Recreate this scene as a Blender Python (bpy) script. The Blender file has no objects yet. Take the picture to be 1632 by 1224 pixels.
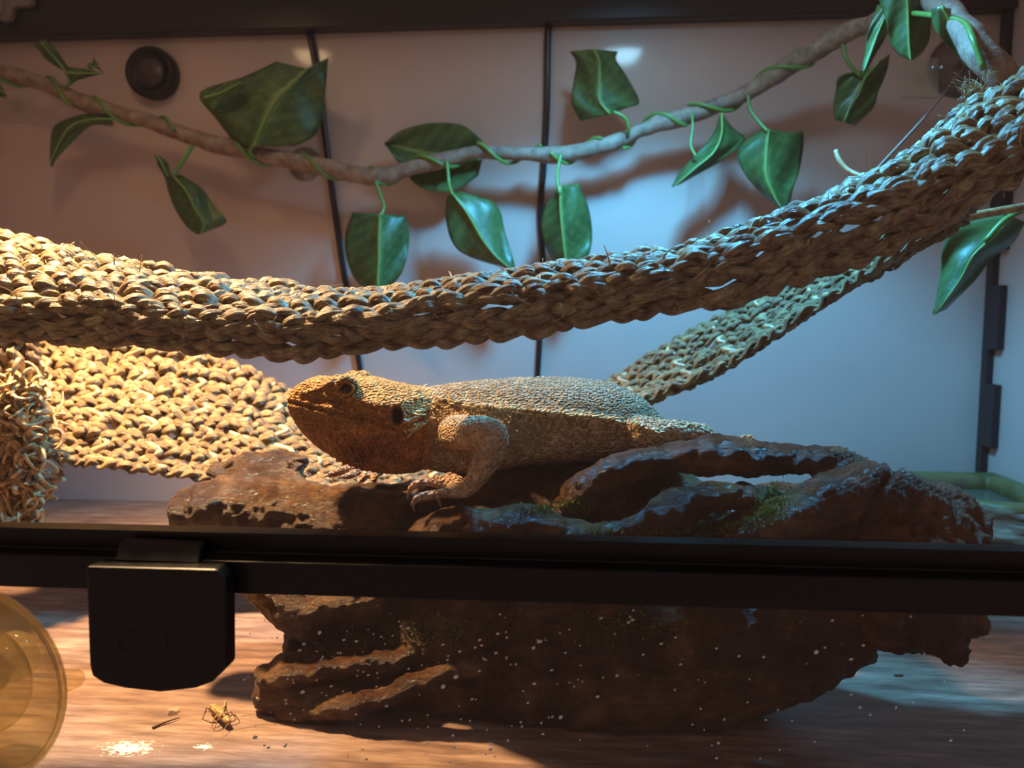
import bpy, math, random
import numpy as np
from mathutils import Vector, Matrix
from mathutils.bvhtree import BVHTree

random.seed(7)
RNG = np.random.default_rng(7)
scene = bpy.context.scene
COL = scene.collection

# ------------------------------------------------------------------ camera
F_PX, CX, CY = 1256.0, 816.0, 612.0
YAW, PITCH = math.radians(4.6), math.radians(5.5)
CAM = np.array([0.0, 0.0, 0.245])
RIGHT = np.array([math.cos(YAW), math.sin(YAW), 0.0])
FWD = np.array([-math.sin(YAW) * math.cos(PITCH), math.cos(YAW) * math.cos(PITCH), -math.sin(PITCH)])
UP = np.cross(RIGHT, FWD)
cam_data = bpy.data.cameras.new('camera')
cam = bpy.data.objects.new('camera', cam_data)
COL.objects.link(cam)
cam_data.sensor_width = 36.0
cam_data.lens = F_PX / 1632 * 36.0
cam_data.clip_start = 0.01
rot = Matrix((RIGHT, UP, -FWD)).transposed()
cam.matrix_world = Matrix.Translation(CAM) @ rot.to_4x4()
cam_data.dof.use_dof = True
cam_data.dof.focus_distance = 0.47
cam_data.dof.aperture_fstop = 9.0
scene.camera = cam

# ------------------------------------------------------------------ world, lights, exposure
world = bpy.data.worlds.new('room_light')
scene.world = world
world.use_nodes = True
world.node_tree.nodes['Background'].inputs['Color'].default_value = (1.0, 0.62, 0.50, 1)
world.node_tree.nodes['Background'].inputs['Strength'].default_value = 0.24

def add_light(name, kind, loc, target, energy, color, **kw):
    d = bpy.data.lights.new(name, kind)
    d.energy = energy
    d.color = color
    for k, v in kw.items():
        setattr(d, k, v)
    o = bpy.data.objects.new(name, d)
    COL.objects.link(o)
    o.location = loc
    o.rotation_euler = (Vector(target) - Vector(loc)).to_track_quat('-Z', 'Y').to_euler()
    return o

WARM_AT = (-0.43, 0.60, 0.665)
COOL_AT = (0.07, 0.63, 0.645)
add_light('basking_lamp_offscreen', 'SPOT', (WARM_AT[0], WARM_AT[1], WARM_AT[2] - 0.026), (-0.295, 0.53, 0.0), 84.0, (1.0, 0.62, 0.30),
          spot_size=math.radians(92), spot_blend=1.0, shadow_soft_size=0.022)
add_light('daylight_lamp_offscreen', 'SPOT', (COOL_AT[0], COOL_AT[1], COOL_AT[2] - 0.026), (0.05, 0.69, 0.0), 26.0, (0.08, 0.53, 1.0),
          spot_size=math.radians(117), spot_blend=0.4, shadow_soft_size=0.04)

scene.view_settings.view_transform = 'Standard'
scene.view_settings.look = 'None'
scene.view_settings.exposure = 0.2
scene.view_settings.gamma = 1.0
scene.view_settings.use_curve_mapping = False

# ------------------------------------------------------------------ tank dimensions
Y_GLASS, Y_BACK = 0.366, 0.948
X_L, X_R = -0.735, 0.474
Z_TOP = 0.60

# ------------------------------------------------------------------ helpers
def PY(px, py, Y):
    """the point at depth Y of the tank seen at a photo pixel"""
    d = FWD + RIGHT * ((px - CX) / F_PX) + UP * ((CY - py) / F_PX)
    return CAM + d * ((Y - CAM[1]) / d[1])

def PYs(rows):
    return np.array([PY(*r) for r in rows])

def project(V):
    d = np.asarray(V) - CAM
    z = d @ FWD
    return np.stack([CX + F_PX * (d @ RIGHT) / z, CY - F_PX * (d @ UP) / z], axis=1)

_perm = RNG.permutation(512)
_perm = np.concatenate([_perm, _perm, _perm])
_val = RNG.uniform(-1, 1, 512)

def vnoise(P):
    P = np.asarray(P, dtype=np.float64)
    i = np.floor(P).astype(np.int64)
    f = P - i
    f = f * f * (3 - 2 * f)
    i &= 255
    out = 0
    for dx in (0, 1):
        wx = f[:, 0] if dx else 1 - f[:, 0]
        for dy in (0, 1):
            wy = f[:, 1] if dy else 1 - f[:, 1]
            for dz in (0, 1):
                wz = f[:, 2] if dz else 1 - f[:, 2]
                h = _perm[_perm[_perm[(i[:, 0] + dx) & 255] + ((i[:, 1] + dy) & 255)] + ((i[:, 2] + dz) & 255)]
                out = out + wx * wy * wz * _val[h]
    return out

def fbm(P, octaves=3, gain=0.5):
    a, s, out = 1.0, 1.0, 0
    for k in range(octaves):
        out = out + a * vnoise(np.asarray(P) * s + 17.3 * k)
        a *= gain
        s *= 2.03
    return out

def smooth_path(pts, n):
    """Catmull-Rom through the points (any dimension), n samples spread by length"""
    P = np.asarray(pts, dtype=float)
    P = np.vstack([2 * P[0] - P[1], P, 2 * P[-1] - P[-2]])
    out = []
    for k in range(1, len(P) - 2):
        t = np.linspace(0, 1, 24, endpoint=False)[:, None]
        p0, p1, p2, p3 = P[k - 1], P[k], P[k + 1], P[k + 2]
        out.append(0.5 * (2 * p1 + (p2 - p0) * t + (2 * p0 - 5 * p1 + 4 * p2 - p3) * t ** 2 + (3 * p1 - p0 - 3 * p2 + p3) * t ** 3))
    out.append(P[-2][None])
    D = np.vstack(out)
    s = np.concatenate([[0], np.cumsum(np.linalg.norm(np.diff(D[:, :3], axis=0), axis=1))])
    q = np.linspace(0, s[-1], n)
    return np.stack([np.interp(q, s, D[:, k]) for k in range(D.shape[1])], axis=1)

def unit(v):
    return v / np.maximum(np.linalg.norm(v, axis=-1, keepdims=True), 1e-12)

def ring_faces(n, m, caps=True):
    i = np.arange(n - 1)[:, None]
    j = np.arange(m)[None, :]
    j2 = (j + 1) % m
    q = np.stack([(i * m + j), (i * m + j2), ((i + 1) * m + j2), ((i + 1) * m + j)], axis=-1).reshape(-1, 4).tolist()
    if caps:
        q.append(list(range(m))[::-1])
        q.append(list(range((n - 1) * m, n * m)))
    return q

def tube(path, radii, m=8, flat=1.0, up=None):
    """closed tube round a path; radii a number or one per sample"""
    P = np.asarray(path, dtype=float)
    n = len(P)
    R = np.broadcast_to(np.asarray(radii, dtype=float), (n,))
    T = unit(np.gradient(P, axis=0))
    N = np.zeros_like(P)
    ref = np.array([0, 0, 1.0]) if up is None else np.asarray(up, float)
    if abs(T[0] @ ref) > 0.9:
        ref = np.array([0, 1.0, 0])
    v = unit(ref - T[0] * (T[0] @ ref))
    for k in range(n):
        v = unit(v - T[k] * (T[k] @ v))
        N[k] = v
    B = np.cross(T, N)
    a = np.linspace(0, 2 * math.pi, m, endpoint=False)
    V = P[:, None] + R[:, None, None] * (np.cos(a)[None, :, None] * B[:, None] + flat * np.sin(a)[None, :, None] * N[:, None])
    return V.reshape(-1, 3), ring_faces(n, m)

def px_tube(rows, n=40, m=14):
    """tube from (px, py, Y, radius in px) rows; ends rounded off"""
    P = np.array([list(PY(r[0], r[1], r[2])) + [r[3] * r[2] / F_PX] for r in rows])
    S = smooth_path(P, n)
    c, r = S[:, :3], S[:, 3].copy()
    t0, t1 = unit(c[0] - c[1]), unit(c[-1] - c[-2])
    ks = np.array([0.9, 0.6, 0.3])
    pre = np.array([c[0] + t0 * r[0] * math.sin(k * math.pi / 2) * 0.8 for k in ks])
    post = np.array([c[-1] + t1 * r[-1] * math.sin(k * math.pi / 2) * 0.8 for k in ks[::-1]])
    rc = np.cos(ks * math.pi / 2)
    return tube(np.vstack([pre, c, post]), np.concatenate([rc * r[0], r, rc[::-1] * r[-1]]), m)

def ellipsoid(c, rad, m=20, k=12):
    th = np.linspace(0.02, math.pi - 0.02, k)
    ph = np.linspace(0, 2 * math.pi, m, endpoint=False)
    V = np.stack([np.outer(np.sin(th), np.cos(ph)), np.outer(np.sin(th), np.sin(ph)), np.outer(np.cos(th), np.ones(m))], axis=-1).reshape(-1, 3)
    return V * np.asarray(rad) + np.asarray(c), [f[::-1] for f in ring_faces(k, m)]

def lathe(profile, centre, axis, m=40):
    """(radius, along) profile turned round an axis through centre"""
    ax = unit(np.asarray(axis, float))
    u = unit(np.cross(ax, [0.31, 0.2, 0.93]))
    w = np.cross(ax, u)
    a = np.linspace(0, 2 * math.pi, m, endpoint=False)
    V = np.array([[np.asarray(centre) + ax * h + r * (math.cos(t) * u + math.sin(t) * w) for t in a] for r, h in profile]).reshape(-1, 3)
    return V, ring_faces(len(profile), m)

def box(lo, hi):
    x0, y0, z0 = lo
    x1, y1, z1 = hi
    V = np.array([[x0, y0, z0], [x1, y0, z0], [x1, y1, z0], [x0, y1, z0], [x0, y0, z1], [x1, y0, z1], [x1, y1, z1], [x0, y1, z1]])
    return V, [[0, 3, 2, 1], [4, 5, 6, 7], [0, 1, 5, 4], [1, 2, 6, 5], [2, 3, 7, 6], [3, 0, 4, 7]]

def join(parts):
    V, F, o = [], [], 0
    for v, f in parts:
        V.append(np.asarray(v, float))
        F.extend([[i + o for i in q] for q in f])
        o += len(v)
    return np.vstack(V), F

def prism(outline, axis, depth):
    """outline points (n x 3) extruded along an axis vector"""
    P = np.asarray(outline, float)
    n = len(P)
    V = np.vstack([P, P + unit(np.asarray(axis, float)) * depth])
    F = [list(range(n)), list(range(2 * n - 1, n - 1, -1))] + [[i, i + n, (i + 1) % n + n, (i + 1) % n] for i in range(n)]
    return V, F

def root_loc(o):
    while o.parent is not None:
        o = o.parent
    return np.array(o.location)

def tag(o, label=None, cat=None, group=None, kind=None):
    if label: o['label'] = label
    if cat: o['category'] = cat
    if group: o['group'] = group
    if kind: o['kind'] = kind
    return o

def thing(name, loc, label, cat, group=None):
    o = bpy.data.objects.new(name, None)
    o.empty_display_size = 0.01
    COL.objects.link(o)
    o.location = loc
    return tag(o, label, cat, group)

def obj(name, geo, mat, parent=None, smooth=True, bevel=0.0, kind=None, label=None):
    """links ONE mesh object built from world-space (verts, faces)"""
    V, F = geo
    V = np.asarray(V, float)
    loc = np.zeros(3)
    if parent is not None:
        V = V - root_loc(parent)
    else:
        loc = np.array([V[:, 0].mean(), V[:, 1].mean(), V[:, 2].min()])
        V = V - loc
    a = np.array([(f[0], f[1], f[2]) for f in F])
    b4 = np.array([(f[0], f[2], f[3]) for f in F if len(f) == 4]).reshape(-1, 3).astype(int)
    vc = V - V.mean(axis=0)
    vol = sum(float(np.einsum('ij,ij->i', vc[t[:, 0]], np.cross(vc[t[:, 1]], vc[t[:, 2]])).sum()) for t in (a, b4) if len(t))
    if vol < 0:
        F = [f[::-1] for f in F]
    me = bpy.data.meshes.new(name)
    me.from_pydata(V.tolist(), [], F)
    me.materials.append(mat)
    if smooth:
        me.polygons.foreach_set('use_smooth', [True] * len(me.polygons))
    me.update()
    o = bpy.data.objects.new(name, me)
    COL.objects.link(o)
    o.parent = parent
    if parent is None:
        o.location = loc
    if bevel:
        b = o.modifiers.new('edges', 'BEVEL')
        b.width = bevel
        b.segments = 2
        b.limit_method = 'ANGLE'
    if kind: o['kind'] = kind
    if label: o['label'] = label
    return o

def remesh(parts, voxel, smooth_it=3):
    """one continuous skin round overlapping closed shapes: (verts, faces array)"""
    V, F = join(parts)
    me = bpy.data.meshes.new('tmp')
    me.from_pydata(V.tolist(), [], F)
    o = bpy.data.objects.new('tmp', me)
    COL.objects.link(o)
    r = o.modifiers.new('r', 'REMESH')
    r.mode = 'VOXEL'
    r.voxel_size = voxel
    if smooth_it:
        s = o.modifiers.new('s', 'SMOOTH')
        s.factor = 0.5
        s.iterations = smooth_it
    dg = bpy.context.evaluated_depsgraph_get()
    ev = o.evaluated_get(dg)
    m2 = ev.to_mesh()
    nv = len(m2.vertices)
    co = np.empty(nv * 3)
    m2.vertices.foreach_get('co', co)
    no = np.empty(nv * 3)
    m2.vertices.foreach_get('normal', no)
    faces = [list(p.vertices) for p in m2.polygons]
    ev.to_mesh_clear()
    bpy.data.objects.remove(o)
    bpy.data.meshes.remove(me)
    return co.reshape(-1, 3), no.reshape(-1, 3), faces

# ------------------------------------------------------------------ materials
def new_mat(name):
    m = bpy.data.materials.new(name)
    m.use_nodes = True
    nt = m.node_tree
    b = nt.nodes['Principled BSDF']
    return m, nt, b

def N(nt, kind, **kw):
    n = nt.nodes.new(kind)
    for k, v in kw.items():
        if k in n.inputs:
            n.inputs[k].default_value = v
        else:
            setattr(n, k, v)
    return n

def ramp(nt, fac, stops):
    r = nt.nodes.new('ShaderNodeValToRGB')
    e = r.color_ramp.elements
    while len(e) < len(stops):
        e.new(0.5)
    for k, (p, c) in enumerate(stops):
        e[k].position = p
        e[k].color = (*c, 1) if len(c) == 3 else c
    nt.links.new(fac, r.inputs['Fac'])
    return r.outputs['Color']

def coords(nt, scale=(1, 1, 1)):
    tc = nt.nodes.new('ShaderNodeTexCoord')
    mp = nt.nodes.new('ShaderNodeMapping')
    mp.inputs['Scale'].default_value = scale
    nt.links.new(tc.outputs['Object'], mp.inputs['Vector'])
    return mp.outputs['Vector']

def noise(nt, vec, scale, detail=4, rough=0.6):
    n = nt.nodes.new('ShaderNodeTexNoise')
    n.inputs['Scale'].default_value = scale
    n.inputs['Detail'].default_value = detail
    n.inputs['Roughness'].default_value = rough
    nt.links.new(vec, n.inputs['Vector'])
    return n.outputs['Fac']

def bump(nt, b, height, strength, dist):
    n = nt.nodes.new('ShaderNodeBump')
    n.inputs['Strength'].default_value = strength
    n.inputs['Distance'].default_value = dist
    nt.links.new(height, n.inputs['Height'])
    nt.links.new(n.outputs['Normal'], b.inputs['Normal'])
    return n

def noisy_mat(name, stops, scale=60, stretch=(1, 1, 1), rough=0.6, bump_s=0.3, bump_d=0.001, spec=0.5, detail=5, coat=0.0, bump_scale=None):
    m, nt, b = new_mat(name)
    v = coords(nt, stretch)
    f = noise(nt, v, scale, detail)
    nt.links.new(ramp(nt, f, stops), b.inputs['Base Color'])
    b.inputs['Roughness'].default_value = rough
    b.inputs['Specular IOR Level'].default_value = spec
    b.inputs['Coat Weight'].default_value = coat
    if bump_s:
        h = noise(nt, v, bump_scale or scale * 2.5, 5)
        bump(nt, b, h, bump_s, bump_d)
    return m

def thin_clear(name, tint, rough, gloss=1.0, ior=1.45, haze=0.0, haze_col=(1, 1, 1)):
    """a thin clear sheet: transparent, with a Fresnel mirror and a little milky haze"""
    m = bpy.data.materials.new(name)
    m.use_nodes = True
    nt = m.node_tree
    nt.nodes.clear()
    out = nt.nodes.new('ShaderNodeOutputMaterial')
    tr = N(nt, 'ShaderNodeBsdfTransparent')
    tr.inputs['Color'].default_value = (*tint, 1)
    gl = N(nt, 'ShaderNodeBsdfGlossy')
    gl.inputs['Roughness'].default_value = rough
    lw = N(nt, 'ShaderNodeLayerWeight')
    po = N(nt, 'ShaderNodeMath', operation='POWER')
    po.inputs[1].default_value = 4.0
    nt.links.new(lw.outputs['Facing'], po.inputs[0])
    mul = N(nt, 'ShaderNodeMath', operation='MULTIPLY_ADD')
    mul.inputs[1].default_value = 0.6 * gloss
    mul.inputs[2].default_value = 0.035 * gloss
    nt.links.new(po.outputs[0], mul.inputs[0])
    base = tr.outputs[0]
    if haze:
        df = N(nt, 'ShaderNodeBsdfDiffuse')
        df.inputs['Color'].default_value = (*haze_col, 1)
        tl = N(nt, 'ShaderNodeBsdfTranslucent')
        tl.inputs['Color'].default_value = (*haze_col, 1)
        a = N(nt, 'ShaderNodeMixShader')
        a.inputs[0].default_value = 0.5
        nt.links.new(df.outputs[0], a.inputs[1])
        nt.links.new(tl.outputs[0], a.inputs[2])
        h = N(nt, 'ShaderNodeMixShader')
        h.inputs[0].default_value = haze
        nt.links.new(base, h.inputs[1])
        nt.links.new(a.outputs[0], h.inputs[2])
        base = h.outputs[0]
    mx = N(nt, 'ShaderNodeMixShader')
    nt.links.new(mul.outputs[0], mx.inputs[0])
    nt.links.new(base, mx.inputs[1])
    nt.links.new(gl.outputs[0], mx.inputs[2])
    nt.links.new(mx.outputs[0], out.inputs['Surface'])
    return m

def plain(name, col, rough=0.5, spec=0.5, bump_s=0.0, scale=400):
    m, nt, b = new_mat(name)
    v = coords(nt)
    f = noise(nt, v, scale, 3)
    c = np.array(col)
    nt.links.new(ramp(nt, f, [(0.3, tuple(c * 0.85)), (0.7, tuple(np.minimum(c * 1.15, 1)))]), b.inputs['Base Color'])
    b.inputs['Roughness'].default_value = rough
    b.inputs['Specular IOR Level'].default_value = spec
    if bump_s:
        bump(nt, b, f, bump_s, 0.0005)
    return m

M_black = plain('black_plastic', (0.004, 0.004, 0.005), 0.36, 0.3, 0.1, 900)
M_frame = plain('black_frame', (0.007, 0.008, 0.012), 0.34, 0.4, 0.1, 700)
M_cable = plain('black_cable', (0.006, 0.006, 0.008), 0.3)
M_wall = noisy_mat('pale_panel', [(0.3, (0.49, 0.385, 0.35)), (0.7, (0.53, 0.42, 0.385))], 5, rough=0.42, bump_s=0.0, spec=0.5, coat=0.35)
M_wall.node_tree.nodes['Principled BSDF'].inputs['Coat Roughness'].default_value = 0.09
M_glass = thin_clear('clear_glass', (0.97, 0.98, 0.98), 0.0, 0.6)
M_cup = thin_clear('clear_vinyl', (0.985, 0.98, 0.975), 0.10, 1.6, 1.45, 0.02, (0.8, 0.75, 0.7))
M_cup_yellow = thin_clear('aged_vinyl', (0.965, 0.925, 0.78), 0.18, 1.0, 1.45, 0.2, (1.0, 0.82, 0.42))
M_pad = thin_clear('foam_pad_skin', (0.99, 0.99, 0.97), 0.3, 0.5, 1.4, 0.42, (0.85, 0.82, 0.72))
M_grey = plain('grey_plastic', (0.20, 0.17, 0.15), 0.45)
M_speck = plain('dried_water', (0.75, 0.72, 0.68), 0.7)

def floor_mat():
    m, nt, b = new_mat('wood_look_vinyl')
    v = coords(nt, (4.5, 30, 30))
    g = noise(nt, v, 5, 8, 0.65)
    v2 = coords(nt, (1.5, 4, 4))
    g2 = noise(nt, v2, 4, 4, 0.6)
    c1 = ramp(nt, g, [(0.30, (0.10, 0.055, 0.040)), (0.5, (0.24, 0.15, 0.11)), (0.68, (0.40, 0.275, 0.205))])
    c2 = ramp(nt, g2, [(0.35, (0.62, 0.56, 0.54)), (0.65, (1.0, 1.0, 1.0))])
    mx = N(nt, 'ShaderNodeMix', data_type='RGBA', blend_type='MULTIPLY')
    mx.inputs['Factor'].default_value = 1.0
    nt.links.new(c1, mx.inputs[6])
    nt.links.new(c2, mx.inputs[7])
    # two dried white spatters with ragged shapes of their own
    tc = nt.nodes.new('ShaderNodeTexCoord')
    last = mx.outputs[2]
    for (px, py), rad in (((205, 1192), 0.016), ((325, 1190), 0.006)):
        d = FWD + RIGHT * ((px - CX) / F_PX) + UP * ((CY - py) / F_PX)
        p = CAM + d * (CAM[2] / -d[2])
        mp = N(nt, 'ShaderNodeMapping')
        FLOOR_SPOTS.append((mp, p))
        mp.inputs['Scale'].default_value = (1 / rad * 0.7, 1 / rad * 1.3, 1 / rad)
        nt.links.new(tc.outputs['Object'], mp.inputs['Vector'])
        ln = N(nt, 'ShaderNodeVectorMath', operation='LENGTH')
        nt.links.new(mp.outputs['Vector'], ln.inputs[0])
        nz = noise(nt, coords(nt, (1, 1.6, 1)), 320, 5, 0.7)
        ma = N(nt, 'ShaderNodeMath', operation='MULTIPLY_ADD')
        nt.links.new(nz, ma.inputs[0])
        ma.inputs[1].default_value = 3.0
        nt.links.new(ln.outputs['Value'], ma.inputs[2])
        mask = ramp(nt, ma.outputs[0], [(0.0, (1, 1, 1)), (0.5, (0, 0, 0))])
        mr = N(nt, 'ShaderNodeMath', operation='LESS_THAN')
        mr.inputs[1].default_value = 1.95
        nt.links.new(ma.outputs[0], mr.inputs[0])
        m2 = N(nt, 'ShaderNodeMix', data_type='RGBA')
        nt.links.new(mr.outputs[0], m2.inputs['Factor'])
        nt.links.new(last, m2.inputs[6])
        m2.inputs[7].default_value = (0.72, 0.64, 0.5, 1)
        last = m2.outputs[2]
    nt.links.new(last, b.inputs['Base Color'])
    b.inputs['Roughness'].default_value = 0.42
    h = noise(nt, coords(nt, (4, 40, 40)), 9, 6, 0.7)
    bump(nt, b, h, 0.35, 0.001)
    return m
FLOOR_SPOTS = []

# ------------------------------------------------------------------ the tank: floor, walls, frame, glass
M_floor = floor_mat()
fl = obj('floor', box((X_L, Y_GLASS - 0.03, -0.012), (X_R, Y_BACK, 0.0)), M_floor, smooth=False)
tag(fl, kind='structure', label='wood-look vinyl floor of the terrarium')
for mp, p in FLOOR_SPOTS:
    q = p - np.array(fl.location)
    s = np.array(mp.inputs['Scale'].default_value)
    mp.inputs['Location'].default_value = tuple(-q * s)
wb = obj('wall_back', box((X_L - 0.01, Y_BACK, -0.012), (X_R + 0.01, Y_BACK + 0.01, Z_TOP + 0.02)), M_wall, smooth=False)
tag(wb, kind='structure', label='pale glossy back panel of the terrarium')
tag(obj('wall_right', box((X_R, Y_GLASS - 0.02, -0.012), (X_R + 0.01, Y_BACK, Z_TOP + 0.02)), M_wall, smooth=False), kind='structure')
tag(obj('wall_left', box((X_L - 0.01, Y_GLASS - 0.02, -0.012), (X_L, Y_BACK, Z_TOP + 0.02)), M_wall, smooth=False), kind='structure')

zt = (PY(800, 36, Y_BACK - 0.022))[2]
tr = obj('trim_1', box((X_L, Y_BACK - 0.022, zt), (X_R, Y_BACK, Z_TOP + 0.03)), M_frame, smooth=False, bevel=0.002)
tag(tr, kind='structure', label='black top frame bar along the back wall')
tag(obj('trim_2', box((X_L, Y_GLASS - 0.02, 0.565), (X_R, Y_GLASS + 0.012, Z_TOP + 0.03)), M_frame, smooth=False, bevel=0.002), kind='structure', label='black top frame bar along the front')
# corner post with its interlocking tabs
xc = PY(1566, 700, Y_BACK - 0.012)[0]
post = obj('trim_3', box((xc - 0.001, Y_BACK - 0.014, 0.0), (X_R, Y_BACK, zt)), M_frame, smooth=False, bevel=0.001)
tag(post, kind='structure', label='black corner post with interlocking tabs')
tz = [PY(1600, y, Y_BACK - 0.02)[2] for y in (300, 405, 455, 557, 612, 715)]
hgt, gap = tz[2] - tz[3], tz[2] - tz[4]
for k in range(-2, 3):
    z0 = tz[3] - k * gap
    z1 = z0 + hgt
    if z0 < 0.002 or z1 > zt:
        continue
    obj('corner_tab', box((xc - 0.0015, Y_BACK - 0.034, z0), (X_R - 0.0005, Y_BACK - 0.0135, z1)), M_frame, post, smooth=False, bevel=0.0008)

# front rail: rear lip, ledge, front face
def z_at(px, py, Y):
    return PY(px, py, Y)[2]
yl, yf = Y_GLASS - 0.006, Y_GLASS - 0.018
z_lip, z_led, z_bot = z_at(627, 856, yl), z_at(627, 888, yl), z_at(627, 954, yf)
rail = obj('trim_4', prism([(X_L, yf, z_bot), (X_L, yf, z_led), (X_L, yl, z_led), (X_L, yl, z_lip), (X_L, Y_GLASS + 0.006, z_lip), (X_L, Y_GLASS + 0.006, z_bot)], (1, 0, 0), X_R - X_L), M_black, smooth=False, bevel=0.0008)
tag(rail, kind='structure', label='glossy black stepped rail across the front glass')
low = obj('window_1', box((X_L, Y_GLASS - 0.002, 0.0), (X_R, Y_GLASS + 0.002, z_bot + 0.002)), M_glass, smooth=False)
tag(low, kind='structure', label='lower front glass pane speckled with dried drops')
upg = obj('window_2', box((X_L, Y_GLASS - 0.002, z_lip - 0.002), (X_R, Y_GLASS + 0.002, 0.57)), M_glass, smooth=False)
tag(upg, kind='structure', label='upper sliding front glass pane')

# dried drops on the lower pane
dots = []
for k in range(260):
    if k < 170:
        px, py = RNG.normal(640, 190), RNG.normal(1075, 70)
    else:
        px, py = RNG.uniform(380, 1550), RNG.uniform(960, 1215)
    if not (375 < px < 1560 and 955 < py < 1216):
        continue
    p = PY(px, py, Y_GLASS + 0.0021)
    r = RNG.uniform(0.00022, 0.00062) * (1.8 if RNG.random() < 0.08 else 1)
    a = np.linspace(0, 2 * math.pi, 7)[:-1] + RNG.uniform(0, 1)
    e = RNG.uniform(0.9, 1.8)
    ring = np.stack([p[0] + r * e * np.cos(a), np.full(6, p[1]), p[2] + r * np.sin(a) + 0.3 * r * np.cos(a)], axis=1)
    dots.append((np.vstack([ring, ring + [0, 0.00025, 0]]), [list(range(6)), list(range(11, 5, -1))] + [[i, i + 6, (i + 1) % 6 + 6, (i + 1) % 6] for i in range(6)]))
obj('dried_drops', join(dots), M_speck, low, smooth=False, kind='stuff', label='white dried water drops on the glass')

# ------------------------------------------------------------------ latch on the front rail
ylt = yf - 0.012
lt = thing('door_latch', PY(248, 900, ylt), 'thick black plastic latch hanging from the front rail', 'latch')
prof = [(136, 903), (345, 908), (360, 925), (361, 1065), (338, 1088), (310, 1098), (255, 1104), (200, 1098), (165, 1090), (146, 1078), (142, 1060)]
body = prism([PY(x, y, ylt) for x, y in prof], (0, 1, 0), 0.0105)
obj('body', body, M_black, lt, smooth=False, bevel=0.0012)
zb = PY(250, 900, ylt)[2]
xa, xb2 = PY(186, 866, yf)[0], PY(318, 870, yf)[0]
obj('cap_block', prism([PY(183, 893, yf - 0.004), PY(316, 898, yf - 0.004), PY(319, 870, yf + 0.004), PY(190, 864, yf + 0.004)], (0, 1, 0.15), 0.006), M_black, lt, smooth=False, bevel=0.0006)
# the faint raised mark on the plate: a small open ring and an upright stroke
arc = []
for t in np.linspace(0.15, 0.85, 18):
    an = t * 2 * math.pi
    arc.append(PY(208 + 20 * math.cos(an), 1022 + 16 * math.sin(an), ylt))
obj('embossed_mark', tube(arc, 0.0004, 6), M_black, lt)
obj('embossed_mark', tube(np.array([PY(264 + 1 * t, 1010 + 26 * t, ylt) for t in np.linspace(0, 1, 5)]), 0.0004, 6), M_black, lt)

# ------------------------------------------------------------------ lamps above the open top
M_dome = plain('lamp_dome', (0.03, 0.03, 0.032), 0.35)
def emit(name, col, s):
    m = bpy.data.materials.new(name)
    m.use_nodes = True
    b = m.node_tree.nodes['Principled BSDF']
    b.inputs['Emission Color'].default_value = (*col, 1)
    b.inputs['Emission Strength'].default_value = s
    return m
def dome_lamp(at, label, glow):
    t = thing('dome_lamp', (at[0], at[1], at[2] - 0.045), label, 'lamp')
    pr = [(0.09, -0.03), (0.085, -0.01), (0.07, 0.02), (0.045, 0.06), (0.02, 0.075), (0.02, 0.11), (0.0185, 0.11), (0.0185, 0.076), (0.043, 0.059), (0.068, 0.02), (0.083, -0.01), (0.088, -0.03)]
    v, f = lathe(pr, at, (0, 0, 1), 40)
    f = ring_faces(len(pr), 40, caps=False) + [[(len(pr) - 1) * 40 + j, (len(pr) - 1) * 40 + (j + 1) % 40, (j + 1) % 40, j] for j in range(40)]
    obj('shade', (v, f), M_dome, t)
    obj('bulb_offscreen', lathe([(0.002, -0.022), (0.020, -0.020), (0.028, -0.005), (0.016, 0.03), (0.013, 0.07), (0.002, 0.075)], at, (0, 0, 1), 24), glow, t)
    return t
dome_lamp(WARM_AT, 'black dome basking lamp above the seagrass hammock', emit('warm_bulb', (1.0, 0.66, 0.34), 25.0))
dome_lamp(COOL_AT, 'black dome daylight lamp above the driftwood', emit('cool_bulb', (0.35, 0.75, 1.0), 60.0))

# ------------------------------------------------------------------ things on the back wall
YB = Y_BACK - 0.0045
def cable(rows, label):
    pts = PYs([(x, y, YB) for x, y in rows])
    pts[0, 2] = zt + 0.004
    pts[-1, 2] = 0.002
    P = smooth_path(pts, 60)
    o = obj('cable', tube(P, np.linspace(0.0042, 0.0030, 60), 12), M_cable)
    return tag(o, label, 'cable', 'black cables hanging down the back wall')
cable([(490, 20), (495, 60), (507, 130), (520, 230), (534, 340), (547, 430), (562, 520), (575, 595), (585, 660), (592, 760)], 'black cable on the back wall behind the largest leaf, leaning as it drops')
cable([(875, 10), (873, 60), (871, 180), (866, 270), (861, 340), (865, 420), (861, 520), (857, 595), (853, 660), (850, 760)], 'black cable hanging almost straight down the middle of the back wall')

g = thing('round_gauge', PY(252, 165, YB), 'round black dial stuck on the back wall above the vine', 'gauge')
gc = PY(250, 121, Y_BACK)
gr = 43 * Y_BACK / F_PX * 0.93
obj('casing', lathe([(gr * 0.55, 0), (gr * 0.98, 0.0), (gr, -0.004), (gr, -0.016), (gr * 0.96, -0.019), (gr * 0.8, -0.0195), (gr * 0.78, -0.017), (gr * 0.5, -0.0165), (gr * 0.001, -0.0165)], gc, (0, 1, 0), 48), M_black, g)
obj('dial_rim', lathe([(gr * 0.62, -0.0165), (gr * 0.64, -0.0178), (gr * 0.6, -0.0185), (gr * 0.55, -0.0178), (gr * 0.54, -0.0166)], gc, (0, 1, 0), 48), M_frame, g)
obj('dial_face', lathe([(gr * 0.54, -0.0168), (gr * 0.53, -0.0172), (gr * 0.02, -0.0172)], gc, (0, 1, 0), 40), plain('dial_face', (0.035, 0.025, 0.025), 0.4), g)

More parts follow.
